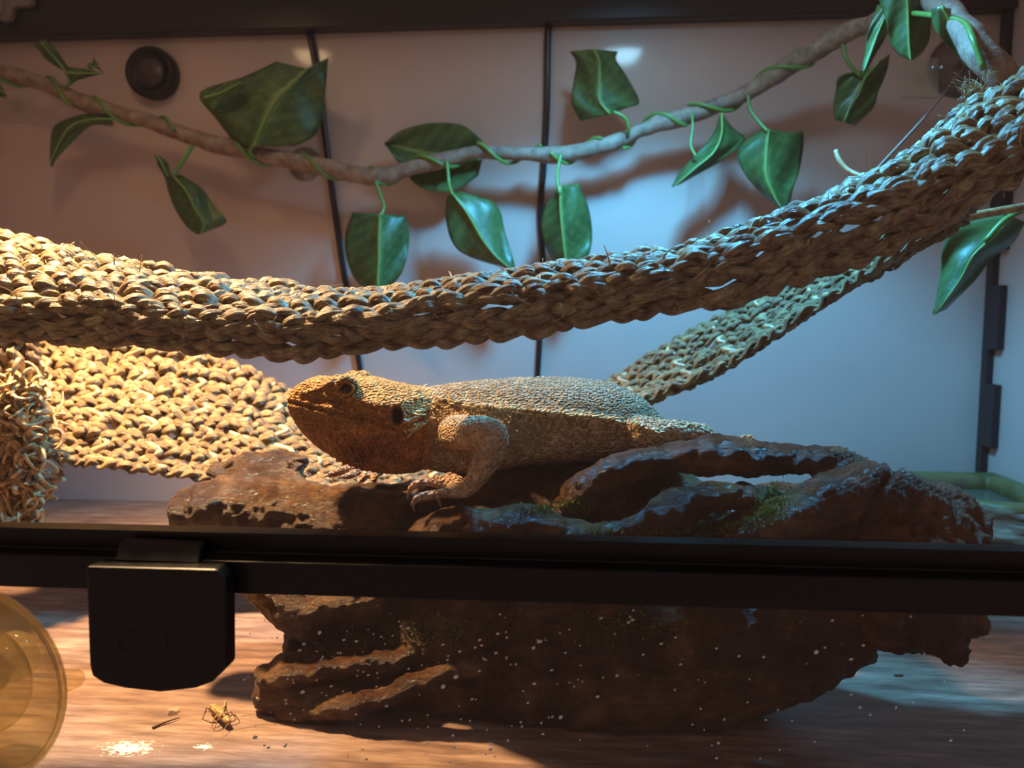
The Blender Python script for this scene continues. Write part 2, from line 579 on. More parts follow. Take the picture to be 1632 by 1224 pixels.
def pad(cx, cy, w, h, label):
    c = [PY(cx - w, cy - h, Y_BACK - 0.0035), PY(cx + w, cy - h - 2, Y_BACK - 0.0035), PY(cx + w, cy + h, Y_BACK - 0.0035), PY(cx - w, cy + h, Y_BACK - 0.0035)]
    t = thing('adhesive_pad', PY(cx, cy + h, Y_BACK - 0.002), label, 'pad', 'adhesive pads on the back wall')
    obj('sheet', prism(c, (0, 1, 0), 0.003), M_pad, t, smooth=False, bevel=0.0008)
    obj('disc', lathe([(0.0062, 0), (0.0062, -0.0012), (0.005, -0.0018), (0.0005, -0.0018)], PY(cx, cy, Y_BACK - 0.0035), (0, 1, 0), 24), M_pad, t)
pad(27, 170, 21, 23, 'small square adhesive pad on the back wall under the vine beside the round dial')
pad(1466, 124, 30, 30, 'square clear adhesive pad on the back wall beside the round suction cup')

def suction_cup(c, r, axis, mat, label, parts=True, group=None):
    c = np.asarray(c, float)
    t = thing('suction_cup', c, label, 'suction cup', group)
    obj('dish', lathe([(r, 0.0), (r * 1.0, r * 0.05), (r * 0.86, r * 0.14), (r * 0.6, r * 0.24), (r * 0.36, r * 0.34), (r * 0.30, r * 0.36), (r * 0.02, r * 0.37)], c, axis, 48), mat, t)
    obj('rim', lathe([(r * 0.955, r * 0.05), (r * 1.0, r * 0.065), (r * 1.02, r * 0.02), (r, 0.0), (r * 0.95, 0.0), (r * 0.955, r * 0.05)], c, axis, 48), mat, t)
    obj('neck', lathe([(r * 0.22, r * 0.34), (r * 0.17, r * 0.45), (r * 0.16, r * 0.55), (r * 0.25, r * 0.6), (r * 0.25, r * 0.74), (r * 0.2, r * 0.8), (r * 0.01, r * 0.81)], c, axis, 32), mat, t)
    return t
cupw = PY(1528, 107, Y_BACK)
suction_cup(cupw, 0.0335, (0, -1, 0), M_cup, 'clear suction cup on the back wall tied to the hammock cord')
sc2 = suction_cup(PY(486, 262, Y_BACK), 0.020, (0, -1, 0), M_cup, 'small clear suction cup on the back wall holding the vine stem')
big = suction_cup(PY(-58, 1095, Y_GLASS + 0.0022), 0.0545, (0, 1, 0), M_cup_yellow, 'large yellowed suction cup pressed inside the lower front glass')
cb = PY(-58, 1095, Y_GLASS + 0.004)
obj('ring_ridge', lathe([(0.0300, 0.009), (0.0306, 0.0105), (0.0312, 0.009)], cb, (0, 1, 0), 48), M_cup_yellow, big)
ptab = [PY(98, 1068, Y_GLASS + 0.003), PY(122, 1068, Y_GLASS + 0.003), PY(132, 1074, Y_GLASS + 0.003), PY(133, 1086, Y_GLASS + 0.003), PY(126, 1096, Y_GLASS + 0.003), PY(104, 1105, Y_GLASS + 0.003)]
obj('pull_tab', prism(ptab, (0, 1, 0), 0.0022), M_cup_yellow, big, smooth=False, bevel=0.0008)

hk = [(-40, -30), (52, -30), (50, 4), (46, 9), (24, 10), (19, 14), (18, 24), (14, 31), (7, 34), (-4, 31), (-14, 26), (-40, 24)]
t = thing('cable_clip', PY(0, 34, Y_BACK - 0.03), 'grey plastic clip hooked over the back of the top frame', 'clip')
obj('hook_plate', prism([PY(x, y, Y_BACK - 0.031) for x, y in hk], (0, 1, 0), 0.008), M_grey, t, smooth=False, bevel=0.001)
obj('inner_rib', prism([PY(x, y, Y_BACK - 0.033) for x, y in [(-30, -20), (4, -20), (6, 16), (-2, 24), (-30, 18)]], (0, 1, 0), 0.003), M_grey, t, smooth=False, bevel=0.0006)

# ------------------------------------------------------------------ water dish in the back right corner
M_dish = noisy_mat('rock_dish', [(0.32, (0.07, 0.045, 0.03)), (0.5, (0.20, 0.15, 0.10)), (0.62, (0.30, 0.29, 0.24)), (0.75, (0.24, 0.17, 0.11))], 5, (6, 6, 46), 0.55, 0.4, 0.0015)
M_rim = noisy_mat('dish_rim', [(0.3, (0.075, 0.07, 0.02)), (0.55, (0.15, 0.13, 0.045)), (0.72, (0.15, 0.07, 0.05))], 30, (1, 1, 1), 0.45, 0.3, 0.001)
M_water = plain('still_water', (0.08, 0.10, 0.08), 0.12)
cx0, cy0 = X_R - 0.002, Y_BACK - 0.036
DW, DD, DH = 0.185, 0.150, 0.062
def dish_outline(g, n=64):
    """rounded corner outline, g = inset"""
    pts = []
    for t in np.linspace(0, math.pi / 2, n // 2):
        r = 1 + 0.035 * math.sin(5 * t + 1) + 0.02 * math.sin(11 * t)
        pts.append((cx0 - g - (DW - 2 * g) * math.sin(t) ** 0.75 * r if t > 0 else cx0 - g, cy0 - g - (DD - 2 * g) * math.cos(t) ** 0.75 * r if t < math.pi / 2 - 1e-6 else cy0 - g))
    pts.append((cx0 - g, cy0 - g))
    P = np.array(pts)
    s = np.concatenate([[0], np.cumsum(np.linalg.norm(np.diff(np.vstack([P, P[:1]]), axis=0), axis=1))])
    q = np.linspace(0, s[-1], 140, endpoint=False)
    PP = np.vstack([P, P[:1]])
    return np.stack([np.interp(q, s, PP[:, k]) for k in range(2)], axis=1)
def dish_ring(g, z, wob=0.0, seed=0.0):
    o = dish_outline(g)
    if wob:
        w = fbm(np.stack([o[:, 0] * 30, o[:, 1] * 30, np.full(len(o), z * 160 + seed)], axis=1), 3) * wob
        c = np.array([cx0 - 0.06, cy0 - 0.05])
        d = unit(o - c)
        m = (o[:, 0] < cx0 - 0.012) & (o[:, 1] < cy0 - 0.012)
        o = o + d * (w * m)[:, None]
    return np.column_stack([o, np.full(len(o), z)])
dish = thing('water_dish', (cx0 - 0.07, cy0 - 0.06, 0), 'brown layered rock-look water dish with green rim in the tank corner', 'dish')
zs = np.linspace(0, DH - 0.006, 26)
V = np.vstack([dish_ring(0.0, z, 0.0045) for z in zs] + [dish_ring(0.004, DH - 0.006), dish_ring(0.014, DH - 0.008), dish_ring(0.018, 0.02)])
obj('body', (V, ring_faces(29, 140)), M_dish, dish)
V = np.vstack([dish_ring(0.0 + 0.0, DH - 0.0075, 0.004), dish_ring(-0.001, DH - 0.003, 0.004), dish_ring(0.004, DH, 0.003), dish_ring(0.011, DH - 0.0005, 0.003), dish_ring(0.0155, DH - 0.004), dish_ring(0.0175, DH - 0.022), dish_ring(0.014, DH - 0.022)])
obj('rim', (V, ring_faces(7, 140, caps=False)), M_rim, dish)
V = np.vstack([dish_ring(0.0165, DH - 0.020), dish_ring(0.0165, DH - 0.0165)])
obj('water', (V, ring_faces(2, 140)), M_water, dish, smooth=False)

# ------------------------------------------------------------------ driftwood
wood = []
def W(rows, n=40, m=16):
    wood.append(px_tube(rows, n, m))
# left stump and its raised knob
W([(300, 812, .50, 34), (350, 808, .50, 46), (430, 815, .505, 62), (520, 850, .505, 80), (620, 885, .51, 96), (720, 905, .51, 98)])
W([(345, 752, .525, 17), (400, 742, .525, 24), (450, 740, .525, 24), (484, 738, .52, 17)])
W([(360, 790, .51, 40), (430, 780, .515, 42), (500, 802, .515, 36)])
W([(420, 900, .48, 55), (500, 950, .475, 70), (600, 970, .48, 70)])
W([(480, 806, .51, 34), (560, 813, .505, 38), (640, 828, .50, 40), (700, 840, .50, 45)])
# front root under the hand, running right to its knob
W([(665, 905, .465, 48), (705, 862, .450, 52), (760, 845, .442, 42), (840, 848, .432, 37), (930, 858, .424, 30), (1010, 845, .422, 27), (1075, 812, .426, 31), (1130, 796, .430, 30), (1190, 790, .438, 22)])
W([(760, 830, .455, 30), (850, 815, .46, 26), (910, 800, .468, 22)])
# arching root
W([(900, 812, .452, 20), (935, 782, .450, 27), (990, 752, .449, 29), (1050, 733, .450, 28), (1110, 727, .452, 26), (1190, 729, .455, 25), (1270, 733, .460, 25), (1330, 736, .466, 26), (1370, 760, .47, 30)])
# saddle the body lies on
W([(640, 850, .53, 66), (740, 815, .525, 64), (850, 795, .52, 62), (960, 790, .515, 58), (1060, 800, .51, 52), (1120, 830, .51, 50)])
W([(660, 840, .575, 60), (800, 825, .58, 70), (960, 825, .575, 70), (1100, 830, .565, 60)])
W([(500, 800, .545, 24), (580, 796, .548, 30), (660, 800, .545, 34)])
W([(690, 790, .48, 32), (760, 785, .485, 36), (840, 775, .485, 34), (920, 775, .48, 30)])
# right mass with the torn end
W([(1090, 890, .425, 30), (1180, 858, .428, 30), (1270, 822, .436, 38), (1340, 792, .448, 46), (1400, 790, .462, 52), (1470, 815, .468, 50)])
W([(1000, 890, .44, 26), (1100, 870, .445, 34), (1200, 838, .45, 34), (1280, 810, .455, 34)])
W([(1250, 930, .47, 70), (1350, 880, .475, 92), (1440, 870, .475, 98), (1490, 890, .475, 84), (1515, 930, .47, 62)])
W([(1470, 790, .50, 30), (1520, 810, .50, 34), (1545, 850, .495, 28)])
W([(1400, 960, .46, 70), (1500, 965, .455, 62), (1555, 985, .45, 32)])
W([(1500, 1020, .448, 25), (1530, 1040, .446, 18)])
W([(1180, 800, .49, 24), (1240, 795, .495, 26), (1320, 800, .49, 40)])
# lower body, left foot and its ridges
W([(560, 1000, .49, 62), (700, 1000, .49, 105), (880, 1000, .49, 125), (1060, 990, .49, 128), (1240, 965, .485, 110), (1360, 940, .48, 90)])
W([(620, 1080, .475, 50), (800, 1090, .468, 75), (980, 1095, .466, 88), (1150, 1075, .468, 82), (1270, 1040, .47, 66), (1350, 1010, .47, 55)])
W([(425, 1080, .452, 24), (470, 1062, .452, 26), (560, 1048, .455, 30), (660, 1040, .465, 34), (760, 1040, .47, 40)])
W([(430, 1100, .450, 26), (480, 1115, .447, 28), (560, 1100, .452, 36), (660, 1090, .458, 38)])
W([(452, 1138, .440, 13), (520, 1130, .435, 17), (610, 1112, .433, 19), (700, 1076, .436, 20), (790, 1048, .442, 20), (900, 1025, .450, 22)])
W([(420, 1086, .444, 15), (470, 1072, .442, 17), (560, 1058, .444, 18), (640, 1050, .450, 17)])
W([(600, 1010, .50, 40), (520, 1010, .485, 34), (470, 1020, .475, 24)])
wv, wn, wf = remesh(wood, 0.0019, 4)
print('driftwood verts', len(wv))
pw = project(wv)
P = wv * 1.0
grain_dir = np.array([22.0, 190.0, 190.0])
calm = 1 - 0.75 / (1 + np.exp(-(pw[:, 0] - 1330) / 20)) * (pw[:, 1] < 860)
d = calm * (0.0033 * fbm(P * 38, 3) + 0.0015 * fbm(P * 110, 3)) + 0.0007 * fbm(P * 330, 2)
g1 = np.exp(-(((pw[:, 0] - 400) / 200) ** 2))
d += g1 * 0.0012 * fbm(P * grain_dir, 2)
# torn fibres at the right end: upright ridges, and combed ridges on its top
right = 1 / (1 + np.exp(-(pw[:, 0] - 1400) / 18))
upright = right * (1 / (1 + np.exp(-(pw[:, 1] - 800) / 10))) * np.clip(-wn[:, 1] * 1.6, 0, 1)
d += upright * 0.0042 * fbm(P * np.array([230, 230, 26]), 3)
top = (1 / (1 + np.exp(-(pw[:, 0] - 1330) / 15))) * (1 - upright)
d += top * 0.0006 * np.sin((pw[:, 1] * 0.9 + 0.35 * pw[:, 0]) * 0.75 + 3 * vnoise(P * 40))
crack = np.exp(-((pw[:, 0] - (1395 + (800 - pw[:, 1]) * 0.55)) / 6.0) ** 2) * (pw[:, 1] < 860) * (wv[:, 1] < 0.50)
d -= crack * 0.005
wv = wv + wn * d[:, None]
wv[:, 2] = np.maximum(wv[:, 2], 0.0004)
def wood_mat():
    m, nt, b = new_mat('polished_driftwood')
    v = coords(nt)
    f1 = noise(nt, v, 28, 6, 0.65)
    f2 = noise(nt, coords(nt, (0.5, 2.2, 2.2)), 120, 6, 0.7)
    c1 = ramp(nt, f1, [(0.3, (0.040, 0.016, 0.008)), (0.5, (0.15, 0.066, 0.028)), (0.62, (0.29, 0.15, 0.058)), (0.78, (0.20, 0.145, 0.095))])
    c2 = ramp(nt, f2, [(0.32, (0.35, 0.33, 0.3)), (0.6, (1, 1, 1))])
    mx = N(nt, 'ShaderNodeMix', data_type='RGBA', blend_type='MULTIPLY')
    mx.inputs['Factor'].default_value = 0.9
    nt.links.new(c1, mx.inputs[6])
    nt.links.new(c2, mx.inputs[7])
    ta = N(nt, 'ShaderNodeAttribute', attribute_name='tone')
    hw = N(nt, 'ShaderNodeMix', data_type='RGBA', blend_type='MULTIPLY')
    nt.links.new(ta.outputs['Fac'], hw.inputs['Factor'])
    nt.links.new(mx.outputs[2], hw.inputs[6])
    hw.inputs[7].default_value = (1.0, 0.78, 0.70, 1)
    nt.links.new(hw.outputs[2], b.inputs['Base Color'])
    r = ramp(nt, noise(nt, v, 60, 4), [(0.35, (0.2, 0.2, 0.2)), (0.65, (0.5, 0.5, 0.5))])
    nt.links.new(r, b.inputs['Roughness'])
    h = noise(nt, coords(nt, (0.6, 1.4, 1.4)), 330, 8, 0.75)
    bump(nt, b, h, 1.0, 0.005)
    return m
M_wood = wood_mat()
dw = thing('driftwood', (0.0, 0.47, 0.0), 'gnarled brown driftwood root with an arching branch under the lizard', 'driftwood')
wo = obj('root_wood', (wv, wf), M_wood, dw)
tone = 1 / (1 + np.exp(-(pw[:, 0] - 1340 + 60 * fbm(wv * 30, 2)) / 25))
ta = wo.data.attributes.new('tone', 'FLOAT', 'POINT')
ta.data.foreach_set('value', tone.astype(np.float32))
wood_tree = BVHTree.FromPolygons([tuple(p) for p in wv], wf)

def ray(px, py, tree):
    d = unit(FWD + RIGHT * ((px - CX) / F_PX) + UP * ((CY - py) / F_PX))
    return tree.ray_cast(Vector(CAM), Vector(d))

# moss tufts on the wood
M_moss = noisy_mat('moss_green', [(0.3, (0.05, 0.10, 0.015)), (0.6, (0.16, 0.24, 0.04)), (0.8, (0.36, 0.38, 0.08))], 260, rough=0.8, bump_s=0)
blades = []
def moss(cx, cy, sx, sy, n, slope=0.0, size=0.0022):
    for _ in range(n):
        a, b = RNG.normal(0, 0.55, 2)
        px = cx + a * sx
        py = cy + b * sy + slope * a * sx
        loc, nor, _i, _d = ray(px, py, wood_tree)
        if loc is None:
            continue
        q = np.array(loc)
        nn = np.array(nor)
        dirn = unit(nn + RNG.normal(0, 0.5, 3) + [0, 0, 0.4])
        L = size * RNG.uniform(0.5, 1.4)
        u = unit(np.cross(dirn, RNG.normal(0, 1, 3))) * L * 0.17
        w = unit(np.cross(dirn, u)) * L * 0.17
        q0 = q - nn * 0.0006
        blades.append((np.array([q0 + u, q0 - u * 0.5 + w, q0 - u * 0.5 - w, q0 + dirn * L + RNG.normal(0, 0.2, 3) * L]), [[0, 1, 3], [1, 2, 3], [2, 0, 3], [0, 2, 1]]))
moss(920, 805, 45, 9, 420)
moss(860, 812, 40, 8, 140)
moss(1225, 805, 30, 30, 800, -0.5)
moss(1150, 838, 80, 12, 620, -0.18)
moss(1040, 858, 60, 10, 330, -0.1)
moss(632, 838, 14, 24, 260, -0.6, 0.0018)
moss(960, 850, 60, 10, 160)
moss(680, 1005, 90, 24, 420, 0.0, 0.003)
moss(1010, 1000, 120, 26, 260, 0.0, 0.003)
moss(440, 845, 50, 10, 90, 0.0, 0.0014)
obj('moss', join(blades), M_moss, dw, smooth=False, kind='stuff', label='green moss tufts on the wood')

# ------------------------------------------------------------------ bearded dragon
YC = 0.500
PXM = YC / F_PX
def loft(stations, m=40, pw_top=0.85, pw_bot=0.8):
    S = np.array(stations, float)
    # smooth through stations by px
    S = smooth_path(S, 80)
    rings = []
    for px, top, bot, lat, hw in S:
        c = PY(px, lat, YC)
        zt_, zb_ = PY(px, top, YC)[2] - c[2], c[2] - PY(px, bot, YC)[2]
        a = np.linspace(0, 2 * math.pi, m, endpoint=False)
        ca, sa = np.cos(a), np.sin(a)
        e = np.where(sa > 0, pw_top, pw_bot)
        y = np.sign(ca) * np.abs(ca) ** e * hw * PXM
        z = np.where(sa > 0, np.abs(sa) ** pw_top * zt_, -np.abs(sa) ** pw_bot * zb_)
        rings.append(np.stack([np.full(m, c[0]), YC - y, c[2] + z], axis=1))
    V = np.vstack(rings)
    return V, ring_faces(len(S), m)
head = [(460, 640, 650, 645, 4), (463, 627, 658, 645, 12), (472, 616, 673, 647, 20), (487, 606, 692, 650, 28), (508, 599, 711, 655, 36), (535, 600, 729, 660, 45), (560, 601, 741, 664, 52),
        (590, 602, 750, 668, 60), (620, 607, 752, 676, 68), (650, 613, 752, 684, 70), (672, 617, 748, 688, 62), (686, 624, 738, 690, 48), (694, 650, 715, 690, 22)]
trunk = [(630, 640, 720, 684, 30), (660, 620, 738, 686, 44), (690, 616, 746, 690, 50), (715, 611, 751, 690, 56), (740, 608, 752, 689, 66), (765, 606, 750, 686, 76), (795, 604, 745, 682, 86), (830, 602, 737, 677, 95),
         (880, 601, 731, 674, 100), (930, 604, 728, 674, 98), (980, 613, 725, 678, 88), (1015, 628, 721, 685, 72), (1040, 648, 715, 690, 54), (1060, 670, 708, 692, 38), (1080, 684, 704, 694, 24), (1092, 690, 700, 695, 10)]
body = [loft(head, pw_top=0.72, pw_bot=0.75), loft(trunk, pw_bot=0.6)]
def L(rows, n=30, m=14):
    body.append(px_tube(rows, n, m))
# brows
body.append(ellipsoid(PY(545, 615, YC - 40 * PXM), (0.012, 0.007, 0.0065)))
body.append(ellipsoid(np.array([1, -1, 1]) * PY(545, 615, YC - 40 * PXM) + [0, 2 * YC, 0], (0.012, 0.007, 0.0065)))
# near fore leg
L([(725, 690, .472, 30), (748, 690, .456, 29), (772, 690, .443, 28), (786, 698, .437, 27), (780, 722, .435, 25), (768, 746, .436, 21), (756, 766, .438, 17), (744, 777, .440, 15)], 40)
L([(752, 772, .439, 15), (738, 780, .440, 15), (722, 782, .441, 13)], 12)
fingers = [
    [(735, 775, .447, 8), (712, 767, .452, 7.5), (692, 763, .456, 6.5), (681, 770, .459, 4.5)],
    [(730, 778, .445, 9), (700, 771, .447, 8), (672, 769, .448, 7.5), (656, 776, .448, 6), (652, 786, .448, 4)],
    [(730, 784, .440, 9), (700, 787, .439, 8), (674, 791, .438, 7.5), (661, 797, .437, 6), (658, 806, .437, 4)],
    [(742, 786, .436, 9), (722, 786, .433, 7.5), (704, 784, .431, 7), (699, 790, .431, 5.5), (699, 798, .431, 4)],
    [(735, 768, .452, 8), (722, 760, .456, 7), (714, 757, .458, 6)],
]
for f in fingers:
    L(f, 20, 10)
# far fore leg: upper arm hidden, hand spread on the stump
L([(700, 700, .54, 28), (650, 712, .555, 24), (610, 735, .545, 18), (600, 748, .545, 14), (592, 752, .538, 13)], 30)
ffingers = [
    [(588, 748, 0.536, 9), (560, 746, 0.532, 8), (535, 754, 0.529, 7), (524, 758, 0.528, 4.5)],
    [(588, 750, 0.534, 8.5), (572, 752, 0.526, 7.5), (556, 758, 0.522, 6.5), (546, 760, 0.520, 4.5)],
    [(592, 752, 0.531, 8), (584, 756, 0.523, 7.5), (578, 763, 0.517, 6.5), (575, 767, 0.515, 4.5)],
    [(598, 752, 0.531, 8), (597, 757, 0.523, 7.5), (596, 764, 0.517, 6.5), (595, 768, 0.515, 4.5)],
    [(585, 745, 0.541, 8), (560, 741, 0.541, 7), (546, 739, 0.541, 5)],
]
for f in ffingers:
    L(f, 16, 10)
# hind legs
L([(1020, 695, .470, 34), (1055, 693, .470, 26), (1090, 692, .476, 23), (1115, 697, .482, 22), (1130, 708, .488, 19), (1118, 722, .497, 15), (1135, 722, .497, 12)], 36)
L([(1130, 722, .497, 10), (1160, 716, .493, 8), (1180, 702, .488, 7), (1190, 697, .484, 6), (1199, 701, .480, 5), (1203, 710, .478, 3.5)], 20, 10)
L([(1020, 700, .53, 32), (1055, 705, .545, 24), (1075, 718, .56, 20), (1060, 740, .565, 15), (1085, 752, .56, 12)], 30)
# tail, curling away behind the wood
L([(1040, 692, .505, 30), (1078, 702, .535, 25), (1085, 716, .57, 22), (1065, 726, .605, 19), (1020, 738, .635, 16), (950, 745, .655, 12), (870, 748, .662, 8), (800, 756, .66, 4)], 50)
bv, bn, bf = remesh(body, 0.00095, 9)
print('lizard verts', len(bv))
def feature_px(V):
    """photo pixels of the near side; the far side mirrored over the body's middle plane"""
    Q = V.copy()
    far = Q[:, 1] > YC
    Q[far, 1] = 2 * YC - Q[far, 1]
    return project(Q)
bp = feature_px(bv)
def seg_dist(P, poly):
    best = np.full(len(P), 1e9)
    for a, b in zip(poly[:-1], poly[1:]):
        a, b = np.array(a, float), np.array(b, float)
        t = np.clip(((P - a) @ (b - a)) / ((b - a) @ (b - a)), 0, 1)
        best = np.minimum(best, np.linalg.norm(P - (a + t[:, None] * (b - a)), axis=1))
    return best
side = np.abs(bv[:, 1] - YC) > 0.004
is_head = (bp[:, 0] < 694) & (bv[:, 1] < 0.56)
noarm = (bv[:, 1] > 0.452)
d = np.zeros(len(bv))
EYE = (553, 620)
re = np.hypot(bp[:, 0] - EYE[0], (bp[:, 1] - EYE[1]) * 1.05)
hd = is_head & side
d += hd * (0.0011 * np.exp(-((re - 17) / 3.2) ** 2) - 0.0009 * np.exp(-((re - 22.5) / 2.4) ** 2) - 0.0022 * (re < 11.5))
d += hd * 0.0014 * np.exp(-(seg_dist(bp, [(522, 614), (540, 602), (560, 598), (580, 603), (592, 612)]) / 6) ** 2)
d += hd * 0.0010 * np.exp(-(seg_dist(bp, [(470, 630), (500, 622), (530, 611)]) / 4) ** 2)
d += hd * 0.0010 * np.exp(-(seg_dist(bp, [(500, 640), (530, 640), (550, 642)]) / 5) ** 2) * -1
mouth = [(462, 641), (480, 645), (520, 655), (560, 663), (600, 673), (630, 684), (648, 692)]
md = seg_dist(bp, mouth)
d += hd * (-0.0015 * np.exp(-(md / 2.0) ** 2) + 0.0006 * np.exp(-((md - 5) / 3) ** 2))
ear = np.hypot((bp[:, 0] - 633) / 7.5, (bp[:, 1] - 663) / 12.5)
d += hd * (-0.0045 * np.clip(1.25 - ear, 0, 1) + 0.0006 * np.exp(-((ear - 1.4) / 0.25) ** 2))
d += hd * 0.0016 * np.exp(-(seg_dist(bp, [(575, 640), (600, 645), (625, 645)]) / 10) ** 2)
nostril = np.hypot(bp[:, 0] - 474, bp[:, 1] - 629)
d -= hd * 0.0016 * np.exp(-(nostril / 2.6) ** 2)
d += hd * 0.0018 * np.exp(-(seg_dist(bp, [(640, 700), (665, 685), (688, 668)]) / 6) ** 2)
d -= hd * 0.0012 * np.exp(-(seg_dist(bp, [(648, 690), (668, 672), (682, 656)]) / 4) ** 2)
trunk_m = (~is_head) & noarm & side
d += trunk_m * 0.0016 * np.exp(-(seg_dist(bp, [(700, 636), (760, 647), (830, 655), (900, 661), (980, 670), (1050, 688)]) / 6) ** 2)
pleat = np.exp(-(((bp[:, 0] - 590) / 60) ** 2 + ((bp[:, 1] - 728) / 24) ** 2))
d += hd * pleat * 0.0010 * np.sin((bp[:, 0] - 0.55 * (bp[:, 1] - 700)) * 2 * math.pi / 7.5 + 1.5 * vnoise(bv * 250))
d += 0.0004 * fbm(bv * 160, 2)
bv = bv + bn * d[:, None]

# own colours of the skin
def lerp(a, b, t):
    return a * (1 - t[:, None]) + np.asarray(b) * t[:, None]
nz = fbm(bv * 90, 3)
nz2 = fbm(bv * 260, 2)
c = np.tile(np.array([0.52, 0.36, 0.205]), (len(bv), 1))
h = is_head.astype(float) / (1 + np.exp((bp[:, 0] - 684 + 10 * nz) / 3.5))
dors = (1 / (1 + np.exp((bp[:, 1] - (640 + 0.075 * (bp[:, 0] - 700)) + 6 * nz) / 4))) * (1 - h) / (1 + np.exp(-(bp[:, 0] - 700 + 14 * nz) / 7)) * (bv[:, 1] > 0.449)
c = lerp(c, (0.26, 0.205, 0.135), dors * np.clip(0.75 + 0.7 * nz, 0, 1))
belly = np.clip((bp[:, 1] - 700) / 25, 0, 1) * (~is_head) * (bp[:, 0] > 780)
c = lerp(c, (0.50, 0.36, 0.21), belly * 0.7)
h = is_head.astype(float) / (1 + np.exp((bp[:, 0] - 684 + 10 * nz) / 3.5))
c = lerp(c, (0.52, 0.26, 0.08), h)
c = lerp(c, (0.52, 0.17, 0.065), h * np.exp(-(((bp[:, 0] - 590) / 75) ** 2 + ((bp[:, 1] - 715) / 30) ** 2)) * 0.85)
streak = (np.sin((bp[:, 0] - 0.55 * (bp[:, 1] - 700)) * 2 * math.pi / 7.5 + 2.5 * nz) > 0.6) * np.exp(-(((bp[:, 0] - 580) / 60) ** 2 + ((bp[:, 1] - 720) / 22) ** 2))
c = lerp(c, (0.07, 0.03, 0.02), h * np.clip(streak, 0, 1) * 0.75)
c = lerp(c, (0.62, 0.36, 0.10), h * np.exp(-((re - 15) / 2.0) ** 2) * 0.6)
arm = (bv[:, 1] < 0.452) & (bp[:, 0] > 640) & (bp[:, 0] < 830)
c = lerp(c, (0.50, 0.35, 0.22), arm.astype(float))
toe = ((bp[:, 1] > 752) & (bp[:, 0] < 740)).astype(float)
c = lerp(c, (0.46, 0.29, 0.20), toe * 0.8)
c = lerp(c, (0.055, 0.030, 0.025), h * side * np.clip(1.35 - ear, 0, 0.4) / 0.4)
c = c * (1 + 0.22 * nz + 0.14 * nz2)[:, None]
big_scale = np.maximum(arm.astype(float), (bp[:, 0] > 1064).astype(float))
def skin_mat():
    m, nt, b = new_mat('dragon_skin')
    at = N(nt, 'ShaderNodeAttribute', attribute_name='skin')
    am = N(nt, 'ShaderNodeAttribute', attribute_name='plate')
    v = coords(nt)
    def scales(scale, stretch):
        mp = N(nt, 'ShaderNodeMapping')
        mp.inputs['Scale'].default_value = stretch
        nt.links.new(v, mp.inputs['Vector'])
        ds = N(nt, 'ShaderNodeTexVoronoi', feature='DISTANCE_TO_EDGE')
        ds.inputs['Scale'].default_value = scale
        ds.inputs['Randomness'].default_value = 0.75
        nt.links.new(mp.outputs['Vector'], ds.inputs['Vector'])
        f1 = N(nt, 'ShaderNodeTexVoronoi', feature='SMOOTH_F1')
        f1.inputs['Scale'].default_value = scale
        f1.inputs['Randomness'].default_value = 0.75
        f1.inputs['Smoothness'].default_value = 0.25
        nt.links.new(mp.outputs['Vector'], f1.inputs['Vector'])
        sub = N(nt, 'ShaderNodeMath', operation='SUBTRACT')
        sub.inputs[0].default_value = 0.75
        nt.links.new(f1.outputs['Distance'], sub.inputs[1])
        return sub.outputs[0]
    s1 = scales(560, (0.9, 1, 1.1))
    s2 = scales(390, (1, 1, 0.8))
    mx = N(nt, 'ShaderNodeMix', data_type='FLOAT')
    nt.links.new(am.outputs['Fac'], mx.inputs['Factor'])
    nt.links.new(s1, mx.inputs[2])
    nt.links.new(s2, mx.inputs[3])
    cell = N(nt, 'ShaderNodeTexVoronoi', feature='F1')
    cell.inputs['Scale'].default_value = 450
    nt.links.new(v, cell.inputs['Vector'])
    sep = N(nt, 'ShaderNodeSeparateColor')
    nt.links.new(cell.outputs['Color'], sep.inputs[0])
    tint = ramp(nt, sep.outputs[0], [(0.0, (0.66, 0.62, 0.60)), (1.0, (1.1, 1.1, 1.1))])
    mul = N(nt, 'ShaderNodeMix', data_type='RGBA', blend_type='MULTIPLY')
    mul.inputs['Factor'].default_value = 1.0
    nt.links.new(at.outputs['Color'], mul.inputs[6])
    nt.links.new(tint, mul.inputs[7])
    nt.links.new(mul.outputs[2], b.inputs['Base Color'])
    b.inputs['Roughness'].default_value = 0.62
    b.inputs['Specular IOR Level'].default_value = 0.22
    hh = ramp(nt, mx.outputs[0], [(0.05, (0, 0, 0)), (0.65, (1, 1, 1))])
    bump(nt, b, hh, 1.0, 0.0022)
    return m
M_skin = skin_mat()
liz = thing('bearded_dragon', (0.0, YC, 0.10), 'orange and tan bearded dragon lizard resting on the driftwood', 'lizard')
bo = obj('body', (bv, bf), M_skin, liz)
ca = bo.data.color_attributes.new('skin', 'FLOAT_COLOR', 'POINT')
ca.data.foreach_set('color', np.column_stack([np.clip(c, 0, 1), np.ones(len(c))]).ravel().astype(np.float32))
pa = bo.data.attributes.new('plate', 'FLOAT', 'POINT')
pa.data.foreach_set('value', big_scale.astype(np.float32))
liz_tree = BVHTree.FromPolygons([tuple(p) for p in bv], bf)

